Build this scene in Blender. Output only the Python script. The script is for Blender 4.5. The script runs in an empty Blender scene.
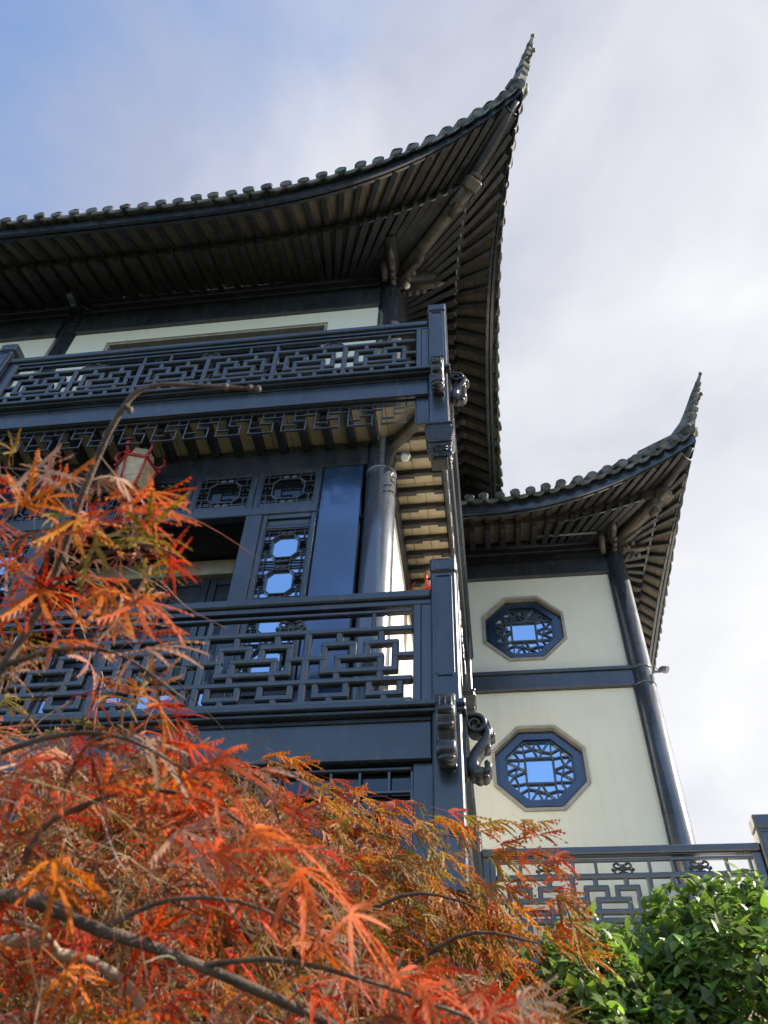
import bpy, bmesh, math, random
import numpy as np
from mathutils import Vector, Matrix

random.seed(7)
rng = np.random.default_rng(7)
R = math.radians
scene = bpy.context.scene
col = scene.collection
GROUND = -1.55            # the eye of the camera is the origin

# ------------------------------------------------------------------ camera
F_PX = 832.0
th, ro, ya = R(47.7), R(2.87), R(-9.13)
FW = Vector((math.sin(ya)*math.cos(th), math.cos(ya)*math.cos(th), math.sin(th)))
RT0 = Vector((math.cos(ya), -math.sin(ya), 0))
UP0 = RT0.cross(FW)
RT = RT0*math.cos(ro) + UP0*math.sin(ro)
UP = -RT0*math.sin(ro) + UP0*math.cos(ro)
cd = bpy.data.cameras.new('camera')
cam = bpy.data.objects.new('camera', cd)
col.objects.link(cam)
cd.sensor_fit = 'HORIZONTAL'
cd.sensor_width = 36.0
cd.lens = 36.0*F_PX/768.0
cd.clip_start = 0.05
cd.clip_end = 2000
M = Matrix.Identity(4)
for i in range(3):
    M[i][0], M[i][1], M[i][2] = RT[i], UP[i], -FW[i]
cam.matrix_world = M
cd.dof.use_dof = True
cd.dof.focus_distance = 6.5
cd.dof.aperture_fstop = 13
scene.camera = cam

def at(px, py, d):
    """a point d metres from the eye in the direction of a pixel of the photograph"""
    v = FW + RT*((px-384)/F_PX) + UP*((512-py)/F_PX)
    return v.normalized()*d

# ------------------------------------------------------------------ materials
def new_mat(name):
    m = bpy.data.materials.new(name)
    m.use_nodes = True
    nt = m.node_tree
    return m, nt, nt.nodes['Principled BSDF']

def node(nt, t, **kw):
    n = nt.nodes.new(t)
    for k, v in kw.items():
        if k.startswith('i_'):
            n.inputs[k[2:].replace('_', ' ')].default_value = v
        else:
            setattr(n, k, v)
    return n

def noise_col(nt, c1, c2, scale, detail=6, lo=.35, hi=.65, stretch=None, coord='Object'):
    tc = node(nt, 'ShaderNodeTexCoord')
    src = tc.outputs[coord]
    if stretch:
        mp = node(nt, 'ShaderNodeMapping')
        mp.inputs['Scale'].default_value = stretch
        nt.links.new(src, mp.inputs['Vector'])
        src = mp.outputs['Vector']
    n = node(nt, 'ShaderNodeTexNoise')
    n.inputs['Scale'].default_value = scale
    n.inputs['Detail'].default_value = detail
    nt.links.new(src, n.inputs['Vector'])
    r = node(nt, 'ShaderNodeValToRGB')
    r.color_ramp.elements[0].position = lo
    r.color_ramp.elements[1].position = hi
    r.color_ramp.elements[0].color = (*c1, 1)
    r.color_ramp.elements[1].color = (*c2, 1)
    nt.links.new(n.outputs['Fac'], r.inputs['Fac'])
    return n, r, src

def bump(nt, b, fac, strength, dist):
    bp = node(nt, 'ShaderNodeBump')
    bp.inputs['Strength'].default_value = strength
    bp.inputs['Distance'].default_value = dist
    nt.links.new(fac, bp.inputs['Height'])
    nt.links.new(bp.outputs['Normal'], b.inputs['Normal'])

def paint(name, c, var=.25, rough=.35, coat=0.0, scale=3.0, bumps=.15, rvar=.12, spec=.5, coat_rough=.05, wear=0.0):
    m, nt, b = new_mat(name)
    c1 = tuple(x*(1-var) for x in c)
    c2 = tuple(min(1, x*(1+var)) for x in c)
    n, r, src = noise_col(nt, c1, c2, scale, 8)
    outc = r.outputs['Color']
    if wear:
        mpw = node(nt, 'ShaderNodeMapping'); mpw.inputs['Scale'].default_value = (3.0, 3.0, .9)
        nt.links.new(src, mpw.inputs['Vector'])
        nw = node(nt, 'ShaderNodeTexNoise'); nw.inputs['Scale'].default_value = scale*1.7; nw.inputs['Detail'].default_value = 12; nw.inputs['Roughness'].default_value = .68
        nt.links.new(mpw.outputs['Vector'], nw.inputs['Vector'])
        rw = node(nt, 'ShaderNodeMapRange'); rw.inputs['From Min'].default_value = .54; rw.inputs['From Max'].default_value = .72; rw.inputs['To Max'].default_value = wear
        nt.links.new(nw.outputs['Fac'], rw.inputs['Value'])
        mw = node(nt, 'ShaderNodeMix', data_type='RGBA'); mw.inputs[7].default_value = (.145, .145, .140, 1)
        nt.links.new(rw.outputs['Result'], mw.inputs[0]); nt.links.new(outc, mw.inputs[6])
        outc = mw.outputs[2]
    nt.links.new(outc, b.inputs['Base Color'])
    n2 = node(nt, 'ShaderNodeTexNoise')
    n2.inputs['Scale'].default_value = scale*3.1
    n2.inputs['Detail'].default_value = 5
    nt.links.new(src, n2.inputs['Vector'])
    mr = node(nt, 'ShaderNodeMapRange')
    mr.inputs['From Min'].default_value = .3
    mr.inputs['From Max'].default_value = .7
    mr.inputs['To Min'].default_value = max(.02, rough-rvar)
    mr.inputs['To Max'].default_value = rough+rvar
    nt.links.new(n2.outputs['Fac'], mr.inputs['Value'])
    nt.links.new(mr.outputs['Result'], b.inputs['Roughness'])
    b.inputs['Specular IOR Level'].default_value = spec
    if coat:
        b.inputs['Coat Weight'].default_value = coat
        b.inputs['Coat Roughness'].default_value = coat_rough
    if bumps:
        n3 = node(nt, 'ShaderNodeTexNoise')
        n3.inputs['Scale'].default_value = scale*12
        n3.inputs['Detail'].default_value = 6
        nt.links.new(src, n3.inputs['Vector'])
        bump(nt, b, n3.outputs['Fac'], bumps, .004)
    return m

MAT = {}
MAT['lacquer'] = paint('blue_grey_lacquer', (.026, .034, .048), .25, .34, .50, 2.2, .18, coat_rough=.20, wear=.35)
MAT['lacquer'].node_tree.nodes['Principled BSDF'].inputs['Coat IOR'].default_value = 1.9
MAT['rail'] = paint('dark_slate_lacquer', (.021, .027, .037), .3, .42, 0.9, 4.0, .2, coat_rough=.28, wear=.4)
MAT['rail'].node_tree.nodes['Principled BSDF'].inputs['Coat IOR'].default_value = 1.75
MAT['gloss'] = paint('polished_blue_lacquer', (.048, .105, .225), .3, .20, 1.0, 1.1, .05, .07, .8, .15)
MAT['gloss'].node_tree.nodes['Principled BSDF'].inputs['Metallic'].default_value = .45
MAT['gloss'].node_tree.nodes['Principled BSDF'].inputs['Coat IOR'].default_value = 1.7
MAT['oct'] = paint('octagon_frame_lacquer', (.022, .042, .085), .3, .22, 1.0, 2.0, .05, .07, .8, .15)
MAT['oct'].node_tree.nodes['Principled BSDF'].inputs['Metallic'].default_value = .3
MAT['column'] = paint('polished_column_lacquer', (.055, .068, .092), .18, .28, .9, 1.6, .05, .05, .7, .2, wear=.12)
MAT['column'].node_tree.nodes['Principled BSDF'].inputs['Coat IOR'].default_value = 1.8
MAT['eave'] = paint('shaded_eave_and_panel_timber', (.024, .027, .036), .35, .45, 0, 5.0, .2)  # darker copy for front joists, purlins and plates, shade put into its colour
MAT['rafter'] = paint('rafter_and_lit_timber', (.034, .035, .041), .3, .5, 0, 6.0, .25)  # rafters; also the lighter, lit copy for the same timbers on the side
MAT['carved'] = paint('carved_dark_timber', (.030, .031, .034), .35, .32, .3, 14, .3, coat_rough=.2)
MAT['hip'] = paint('weathered_hip_timber', (.080, .070, .058), .35, .5, 0, 7, .35)
MAT['tile'] = paint('grey_clay_tile', (.125, .130, .120), .65, .7, 0, 6.0, .5)
MAT['stone'] = paint('stone_reveal', (.38, .35, .29), .15, .7, 0, 9, .35)
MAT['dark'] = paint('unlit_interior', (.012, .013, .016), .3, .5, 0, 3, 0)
MAT['red'] = paint('red_lantern_lacquer', (.50, .030, .020), .3, .35, .4, 12, .1)
MAT['silk'] = paint('lantern_silk', (.52, .42, .28), .2, .6, 0, 14, .2)
MAT['bronze'] = paint('bronze_fitting', (.20, .11, .05), .3, .4, 0, 14, .2)
MAT['metal'] = paint('grey_fitting', (.16, .17, .18), .2, .35, .2, 14, .1)
MAT['white'] = paint('white_lens', (.80, .80, .76), .03, .3, .3, 14, 0)
MAT['bark'] = paint('maple_bark', (.105, .072, .050), .45, .75, 0, 30, .8)
MAT['twig'] = paint('reddish_twig', (.20, .085, .055), .4, .6, 0, 40, .4)
MAT['pale_bark'] = paint('pale_branch_bark', (.34, .26, .18), .35, .7, 0, 40, .7)
MAT['stem'] = paint('shrub_stem', (.10, .075, .045), .35, .7, 0, 30, .5)

def mat_cream():
    m, nt, b = new_mat('cream_render')
    n, r, src = noise_col(nt, (.82, .795, .665), (.865, .84, .715), 1.3, 8, .3, .7)
    # faint rain streaks
    mp = node(nt, 'ShaderNodeMapping'); mp.inputs['Scale'].default_value = (5, 5, .28)
    nt.links.new(src, mp.inputs['Vector'])
    s = node(nt, 'ShaderNodeTexNoise'); s.inputs['Scale'].default_value = 2.0; s.inputs['Detail'].default_value = 5
    nt.links.new(mp.outputs['Vector'], s.inputs['Vector'])
    sr = node(nt, 'ShaderNodeMapRange')
    sr.inputs['From Min'].default_value = .5; sr.inputs['From Max'].default_value = .75
    sr.inputs['To Min'].default_value = 0.0; sr.inputs['To Max'].default_value = .13
    nt.links.new(s.outputs['Fac'], sr.inputs['Value'])
    mx = node(nt, 'ShaderNodeMix', data_type='RGBA')
    mx.inputs[7].default_value = (.47, .44, .36, 1)
    nt.links.new(sr.outputs['Result'], mx.inputs[0])
    nt.links.new(r.outputs['Color'], mx.inputs[6])
    nt.links.new(mx.outputs[2], b.inputs['Base Color'])
    b.inputs['Roughness'].default_value = .75
    f = node(nt, 'ShaderNodeTexNoise'); f.inputs['Scale'].default_value = 60; f.inputs['Detail'].default_value = 4
    nt.links.new(src, f.inputs['Vector'])
    bump(nt, b, f.outputs['Fac'], .12, .004)
    return m
MAT['cream'] = mat_cream()

def mat_boards(name, c1, c2, gap, bw, bh, rough=.6, rot=0):
    m, nt, b = new_mat(name)
    tc = node(nt, 'ShaderNodeTexCoord')
    mp = node(nt, 'ShaderNodeMapping'); mp.inputs['Rotation'].default_value = (0, 0, rot)
    nt.links.new(tc.outputs['Object'], mp.inputs['Vector'])
    br = node(nt, 'ShaderNodeTexBrick')
    br.inputs['Color1'].default_value = (*c1, 1); br.inputs['Color2'].default_value = (*c2, 1)
    br.inputs['Mortar'].default_value = (*gap, 1)
    br.inputs['Scale'].default_value = 1.0
    br.inputs['Mortar Size'].default_value = .004
    br.inputs['Brick Width'].default_value = bw; br.inputs['Row Height'].default_value = bh
    nt.links.new(mp.outputs['Vector'], br.inputs['Vector'])
    n = node(nt, 'ShaderNodeTexNoise'); n.inputs['Scale'].default_value = 9; n.inputs['Detail'].default_value = 7
    nt.links.new(tc.outputs['Object'], n.inputs['Vector'])
    mx = node(nt, 'ShaderNodeMix', data_type='RGBA', blend_type='MULTIPLY')
    mx.inputs[0].default_value = .6
    r = node(nt, 'ShaderNodeValToRGB')
    r.color_ramp.elements[0].position = .3; r.color_ramp.elements[0].color = (.55, .52, .48, 1)
    r.color_ramp.elements[1].position = .7
    nt.links.new(n.outputs['Fac'], r.inputs['Fac'])
    nt.links.new(br.outputs['Color'], mx.inputs[6]); nt.links.new(r.outputs['Color'], mx.inputs[7])
    nt.links.new(mx.outputs[2], b.inputs['Base Color'])
    b.inputs['Roughness'].default_value = rough
    bump(nt, b, br.outputs['Fac'], -.4, .01)
    return m
MAT['soffit'] = mat_boards('soffit_brick', (.66, .56, .38), (.60, .50, .34), (.14, .10, .07), .21, 3.0)
MAT['sheath'] = mat_boards('eave_sheathing', (.165, .142, .106), (.135, .115, .089), (.03, .024, .02), .16, 2.5)
MAT['bounce_paving'] = mat_boards('bounce_court_paving', (.62, .58, .50), (.55, .515, .445), (.25, .23, .20), .9, .6, .7)  # pale tone chosen to throw sunlight upward
MAT['floor'] = mat_boards('bounce_floor_stone', (.60, .55, .46), (.54, .49, .41), (.2, .18, .15), .6, .3, .6)  # pale tone chosen to throw sunlight up at the soffit
MAT['soil'] = paint('garden_soil_and_moss', (.040, .046, .025), .5, .9, 0, 1.7, .6)

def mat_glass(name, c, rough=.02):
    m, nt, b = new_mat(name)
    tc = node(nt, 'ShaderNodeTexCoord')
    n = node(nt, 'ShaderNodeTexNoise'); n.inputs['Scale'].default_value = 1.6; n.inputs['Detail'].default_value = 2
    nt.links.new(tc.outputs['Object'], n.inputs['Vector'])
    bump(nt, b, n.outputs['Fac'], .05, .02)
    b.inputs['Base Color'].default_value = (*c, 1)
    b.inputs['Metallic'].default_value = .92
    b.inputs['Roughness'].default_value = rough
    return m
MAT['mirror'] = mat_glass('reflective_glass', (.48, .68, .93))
MAT['dim_glass'] = mat_glass('dark_glass', (.08, .09, .10), .05)

def mat_leaf(name, rough=.42, trans=.45, spec=.4):
    m, nt, b = new_mat(name)
    a = node(nt, 'ShaderNodeVertexColor', layer_name='leaf_color')
    nt.links.new(a.outputs['Color'], b.inputs['Base Color'])
    b.inputs['Roughness'].default_value = rough
    b.inputs['Specular IOR Level'].default_value = spec
    t = node(nt, 'ShaderNodeBsdfTranslucent')
    nt.links.new(a.outputs['Color'], t.inputs['Color'])
    mx = node(nt, 'ShaderNodeMixShader'); mx.inputs[0].default_value = trans
    nt.links.new(b.outputs[0], mx.inputs[1]); nt.links.new(t.outputs[0], mx.inputs[2])
    out = nt.nodes['Material Output']
    nt.links.new(mx.outputs[0], out.inputs['Surface'])
    return m
MAT['maple_leaf'] = mat_leaf('maple_leaf', .6, .42, .22)
MAT['shrub_leaf'] = mat_leaf('glossy_shrub_leaf', .38, .42, .55)

# ------------------------------------------------------------------ mesh builder
FRONT = lambda ox, oy: Matrix(((1, 0, 0, ox), (0, -1, 0, oy), (0, 0, 1, 0), (0, 0, 0, 1)))   # along +X, outward -Y
SIDE = lambda ox, oy: Matrix(((0, 1, 0, ox), (1, 0, 0, oy), (0, 0, 1, 0), (0, 0, 0, 1)))     # along +Y, outward +X

class MB:
    def __init__(s, frame=None):
        s.v, s.f, s.sm, s.mi = [], [], [], []
        s.frame = frame
        s.cur = 0
    def add(s, vs, fs, smooth=False):
        b = len(s.v)
        for p in vs:
            p = Vector(p)
            s.v.append(tuple(s.frame @ p) if s.frame else tuple(p))
        for f in fs:
            s.f.append([b+i for i in f]); s.sm.append(smooth); s.mi.append(s.cur)
    def box(s, x0, x1, y0, y1, z0, z1, c=.006):
        x0, x1 = sorted((x0, x1)); y0, y1 = sorted((y0, y1)); z0, z1 = sorted((z0, z1))
        s.obox(Vector(((x0+x1)/2, (y0+y1)/2, (z0+z1)/2)), Vector((1, 0, 0)), Vector((0, 1, 0)), Vector((0, 0, 1)),
               (x1-x0)/2, (y1-y0)/2, (z1-z0)/2, c)
    def obox(s, o, ax, ay, az, hx, hy, hz, c=.006):
        c = min(c, hx*.45, hy*.45, hz*.45)
        vs, idx = [], {}
        for sx in (-1, 1):
            for sy in (-1, 1):
                for sz in (-1, 1):
                    for k in range(3):
                        ox = hx if k == 0 else hx-c
                        oy = hy if k == 1 else hy-c
                        oz = hz if k == 2 else hz-c
                        idx[(sx, sy, sz, k)] = len(vs)
                        vs.append(o + ax*(sx*ox) + ay*(sy*oy) + az*(sz*oz))
        fs = []
        sg = (-1, 1)
        for a in sg:
            fs.append([idx[(a, -1, -1, 0)], idx[(a, 1, -1, 0)], idx[(a, 1, 1, 0)], idx[(a, -1, 1, 0)]])
            fs.append([idx[(-1, a, -1, 1)], idx[(1, a, -1, 1)], idx[(1, a, 1, 1)], idx[(-1, a, 1, 1)]])
            fs.append([idx[(-1, -1, a, 2)], idx[(1, -1, a, 2)], idx[(1, 1, a, 2)], idx[(-1, 1, a, 2)]])
        for a in sg:
            for b in sg:
                fs.append([idx[(a, b, -1, 0)], idx[(a, b, -1, 1)], idx[(a, b, 1, 1)], idx[(a, b, 1, 0)]])
                fs.append([idx[(a, -1, b, 0)], idx[(a, -1, b, 2)], idx[(a, 1, b, 2)], idx[(a, 1, b, 0)]])
                fs.append([idx[(-1, a, b, 1)], idx[(-1, a, b, 2)], idx[(1, a, b, 2)], idx[(1, a, b, 1)]])
                for d in sg:
                    fs.append([idx[(a, b, d, 0)], idx[(a, b, d, 1)], idx[(a, b, d, 2)]])
        s.add(vs, fs)
    def bar(s, p, q, w, d, n=(0, 1, 0), c=.006, ext=0):
        p, q, n = Vector(p), Vector(q), Vector(n)
        a = (q-p); L = a.length
        if L < 1e-6: return
        a /= L
        n = (n - a*n.dot(a)).normalized()
        t = a.cross(n)
        s.obox((p+q)/2, a, t, n, L/2+ext, w/2, d/2, c)
    def tube(s, pts, rad, n=10, cap=True, smooth=True):
        pts = [Vector(p) for p in pts]
        if not hasattr(rad, '__len__'): rad = [rad]*len(pts)
        vs, fs = [], []
        up = None
        for i, p in enumerate(pts):
            t = (pts[min(i+1, len(pts)-1)] - pts[max(i-1, 0)]).normalized()
            if up is None:
                up = t.orthogonal().normalized()
            up = (up - t*up.dot(t)).normalized()
            b = t.cross(up)
            for k in range(n):
                a = 2*math.pi*k/n
                vs.append(p + (up*math.cos(a) + b*math.sin(a))*rad[i])
        for i in range(len(pts)-1):
            for k in range(n):
                fs.append([i*n+k, i*n+(k+1) % n, (i+1)*n+(k+1) % n, (i+1)*n+k])
        s.add(vs, fs, smooth)
        if cap:
            b = len(vs)
            s.add(vs[:n], [list(range(n))[::-1]])
            s.add(vs[-n:], [list(range(n))])
    def lathe(s, o, prof, n=24, axis='z', smooth=True, cap=True):
        o = Vector(o); vs, fs = [], []
        for (r, h) in prof:
            for k in range(n):
                a = 2*math.pi*(k+.5)/n
                c, d = r*math.cos(a), r*math.sin(a)
                vs.append(o + (Vector((c, d, h)) if axis == 'z' else Vector((c, h, d))))
        for i in range(len(prof)-1):
            for k in range(n):
                fs.append([i*n+k, i*n+(k+1) % n, (i+1)*n+(k+1) % n, (i+1)*n+k])
        if cap:
            fs.append(list(range(n))[::-1]); fs.append(list(range((len(prof)-1)*n, len(prof)*n)))
        s.add(vs, fs, smooth)
    def prism(s, poly, y0, y1):
        """closed polygon in (x, z) extruded along y"""
        n = len(poly)
        vs = [(x, y0, z) for x, z in poly] + [(x, y1, z) for x, z in poly]
        fs = [list(range(n))[::-1], list(range(n, 2*n))] + [[i, (i+1) % n, n+(i+1) % n, n+i] for i in range(n)]
        s.add(vs, fs)
    def ring(s, outer, inner, y0, y1):
        """ring between two polygons in (x, z) with as many corners, extruded along y"""
        n = len(outer)
        vs = [(x, y0, z) for x, z in outer] + [(x, y0, z) for x, z in inner] + [(x, y1, z) for x, z in outer] + [(x, y1, z) for x, z in inner]
        fs = []
        for i in range(n):
            j = (i+1) % n
            fs += [[i, j, n+j, n+i], [2*n+i, 2*n+j, 3*n+j, 3*n+i], [i, j, 2*n+j, 2*n+i], [n+i, n+j, 3*n+j, 3*n+i]]
        s.add(vs, fs)
    def ball(s, o, r, n=8, sq=(1, 1, 1)):
        o = Vector(o); vs, fs = [], []
        m = max(4, n//2)
        for i in range(m+1):
            t = math.pi*i/m
            for k in range(n):
                a = 2*math.pi*k/n
                vs.append(o + Vector((sq[0]*r*math.sin(t)*math.cos(a), sq[1]*r*math.sin(t)*math.sin(a), sq[2]*r*math.cos(t))))
        for i in range(m):
            for k in range(n):
                fs.append([i*n+k, i*n+(k+1) % n, (i+1)*n+(k+1) % n, (i+1)*n+k])
        s.add(vs, fs, True)
    def mesh(s, name, mats, recalc=True):
        me = bpy.data.meshes.new(name)
        me.from_pydata(s.v, [], s.f)
        if not isinstance(mats, (list, tuple)): mats = [mats]
        for m in mats: me.materials.append(MAT[m])
        me.polygons.foreach_set('use_smooth', s.sm)
        me.polygons.foreach_set('material_index', s.mi)
        if recalc:
            bm = bmesh.new(); bm.from_mesh(me)
            bmesh.ops.remove_doubles(bm, verts=bm.verts, dist=1e-5)
            bmesh.ops.recalc_face_normals(bm, faces=bm.faces)
            bm.to_mesh(me); bm.free()
        me.update()
        return me
    def obj(s, name, mats, parent=None, recalc=True):
        o = bpy.data.objects.new(name, s.mesh(name, mats, recalc))
        col.objects.link(o)
        if parent: o.parent = parent
        return o

def thing(name, label, cat, loc=(0, 0, 0), group=None, rot=(0, 0, 0)):
    o = bpy.data.objects.new(name, None)
    col.objects.link(o)
    o.location = loc
    o.rotation_euler = rot
    o['label'] = label; o['category'] = cat
    if group: o['group'] = group
    o.empty_display_size = .1
    return o

def part_empty(name, parent):
    o = bpy.data.objects.new(name, None)
    col.objects.link(o); o.parent = parent
    o.empty_display_size = .1
    return o

def clone(o, parent, mat):
    c = o.copy(); col.objects.link(c); c.parent = parent
    c.matrix_local = mat
    return c

def dup(root, loc, label):
    r = root.copy(); col.objects.link(r); r.location = loc; r['label'] = label
    for ch in list(root.children):
        c = ch.copy(); col.objects.link(c); c.parent = r
        for g in list(ch.children):
            d = g.copy(); col.objects.link(d); d.parent = c
    return r

# ------------------------------------------------------------------ setting
g = MB()
g.add([(-400, -400, GROUND), (400, -400, GROUND), (400, 400, GROUND), (-400, 400, GROUND)], [[0, 1, 2, 3]])
go = g.obj('ground', 'soil', recalc=False)
go['kind'] = 'structure'
g = MB()
g.add([(.1, 3.4, GROUND+.004), (60, 3.4, GROUND+.004), (60, 60, GROUND+.004), (-.80, 60, GROUND+.004), (-.80, 5.1, GROUND+.004), (.1, 5.1, GROUND+.004)], [[0, 1, 2, 3, 4, 5]])
go = g.obj('bounce_court', 'bounce_paving', recalc=False)  # unseen pale sheet, added to bounce sunlight under the side eaves
go['kind'] = 'structure'

# ------------------------------------------------------------------ fret work
UNIT_BARS = [
    (.165, .57, .835, .57), (.165, .19, .165, .57), (.835, .19, .835, .57),
    (.165, .19, .433, .19), (.567, .19, .835, .19), (.433, .19, .433, .38), (.567, .19, .567, .38),
    (.30, .38, .70, .38), (.30, .38, .30, .57), (.70, .38, .70, .57),
    (.30, 0, .30, .19), (.70, 0, .70, .19), (0, .38, .165, .38), (.835, .38, 1, .38),
    (.30, .57, .30, .71), (.70, .57, .70, .71),
    (.115, .71, .115, .895), (.395, .71, .395, .895), (.115, .895, .395, .895), (.255, .895, .255, 1),
    (.605, .71, .605, .895), (.885, .71, .885, .895), (.605, .895, .885, .895), (.745, .895, .745, 1)]

def fret_panel(mb, a0, a1, n, b, zb, zt, w=.053, d=.060, amax=None):
    """railing fret between a0 and a1 in n units, outward distance b, from zb up to zt"""
    u = (a1-a0)/n
    H = zt-zb
    for k in range(n):
        for (p, q, r, t) in UNIT_BARS:
            hor = abs(q-t) < 1e-6
            x0, x1 = a0+(k+p)*u, a0+(k+r)*u
            if amax is not None and max(x0, x1) > amax: continue
            z0, z1 = zt-q*H, zt-t*H
            dd = d if hor else d-.006
            mb.bar((x0, b, z0), (x1, b, z1), w, dd, (0, 1, 0), .011, w*.5 if hor else -.004)
        if k > 0 and (amax is None or a0+k*u < amax):
            mb.bar((a0+k*u, b, zb), (a0+k*u, b, zt), w*1.1, d+.004, (0, 1, 0), .011)
    top = a1 if amax is None else amax
    for z in (zt, zt-.71*H, zb):
        mb.bar((a0, b, z), (top, b, z), w, d+.008, (0, 1, 0), .011)

def carved_flower(mb, x, b, z, s=.092):
    for sx in (-1, 1):
        for sz in (-1, 1):
            pts = []
            for i in range(13):
                t = i/12*math.pi*2.1
                r = s*(.30+.36*(i/12))
                pts.append((x+sx*(s*.62 - r*math.cos(t)*.8), b, z+sz*(s*.40 + r*math.sin(t)*.62)))
            mb.tube(pts, [.015-.005*i/12 for i in range(13)], 6)
    mb.ball((x, b, z), s*.32, 8, (1, .7, 1.1))
    for sx in (-1, 1):
        mb.ball((x+sx*s*1.15, b, z-.01), s*.22, 6)

def fringe(mb, a0, a1, b, zt, h, u, w=.014, d=.024):
    n = max(1, round((a1-a0)/u)); u = (a1-a0)/n
    mb.bar((a0, b, zt-.012), (a1, b, zt-.012), .024, d+.006)
    bars = [(0, .04, 0, .92), (0, .92, .72, .92), (.72, .92, .72, .52), (.36, .52, .72, .52), (.36, .04, .36, .52),
            (.36, .28, 1, .28), (.72, .28, .72, .04), (.0, .68, .36, .68)]
    for k in range(n):
        for (p, q, r, t) in bars:
            hor = abs(q-t) < 1e-6
            mb.bar((a0+(k+p)*u, b, zt-q*h), (a0+(k+r)*u, b, zt-t*h), w, d if hor else d-.006, (0, 1, 0), .003, w*.5 if hor else -.003)
    mb.bar((a1, b, zt-.03), (a1, b, zt-h*.95), w, d+.004)

def lattice_window(mb, x0, x1, z0, z1, b, cells=1, w=.016, d=.022):
    """lattice of chamfered medallions with short tie bars round them; outward distance b"""
    H = (z1-z0)/cells
    W = x1-x0
    for c in range(cells):
        zz0, zz1 = z0+c*H, z0+(c+1)*H
        mx, mz = W*.20, H*.17
        ch = min(W, H)*.13
        L, Rr, B, T = x0+mx, x1-mx, zz0+mz, zz1-mz
        oc = [(L+ch, B), (Rr-ch, B), (Rr, B+ch), (Rr, T-ch), (Rr-ch, T), (L+ch, T), (L, T-ch), (L, B+ch)]
        for i in range(8):
            p, q = oc[i], oc[(i+1) % 8]
            mb.bar((p[0], b, p[1]), (q[0], b, q[1]), w*1.25, d+.004*(i % 2), (0, 1, 0), .003, w*.4)
        # tie bars across the margins
        for z in (B+ch, T-ch, zz0+mz*.45, zz1-mz*.45):
            mb.bar((x0, b, z), (L if B < z < T else L+ch, b, z), w, d-.003, (0, 1, 0), .003)
            mb.bar((Rr if B < z < T else Rr-ch, b, z), (x1, b, z), w, d-.003, (0, 1, 0), .003)
        for x in (x0+mx*.5, x1-mx*.5):
            mb.bar((x, b, zz0), (x, b, B+ch), w, d-.006, (0, 1, 0), .003)
            mb.bar((x, b, T-ch), (x, b, zz1), w, d-.006, (0, 1, 0), .003)
        for x in (L+ch, Rr-ch):
            mb.bar((x, b, zz0), (x, b, B), w, d-.006, (0, 1, 0), .003)
            mb.bar((x, b, T), (x, b, zz1), w, d-.006, (0, 1, 0), .003)
        # carved knots in the middle of each side
        zc = (B+T)/2; xc = (L+Rr)/2
        for (x, z) in ((x0+mx*.5, zc+mz*.25), (x0+mx*.5, zc-mz*.25), (x1-mx*.5, zc+mz*.25), (x1-mx*.5, zc-mz*.25)):
            mb.lathe((x, b, z), [(mx*.36, -d*.5), (mx*.36, d*.5), (mx*.16, d*.5), (mx*.16, -d*.5)], 10, 'y', cap=False)
        for z in (zz0+mz*.5, zz1-mz*.5):
            for k in (-1, 1):
                mb.ball((xc+k*W*.07, b, z), mz*.34, 8, (1.5, .5, 1))
            mb.bar((L+ch, b, z), (xc-W*.12, b, z), w, d-.003, (0, 1, 0), .003)
            mb.bar((xc+W*.12, b, z), (Rr-ch, b, z), w, d-.003, (0, 1, 0), .003)
    for (p, q) in (((x0, z0), (x1, z0)), ((x0, z1), (x1, z1)), ((x0, z0), (x0, z1)), ((x1, z0), (x1, z1))):
        mb.bar((p[0], b, p[1]), (q[0], b, q[1]), w*1.3, d+.008, (0, 1, 0), .003)

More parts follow.
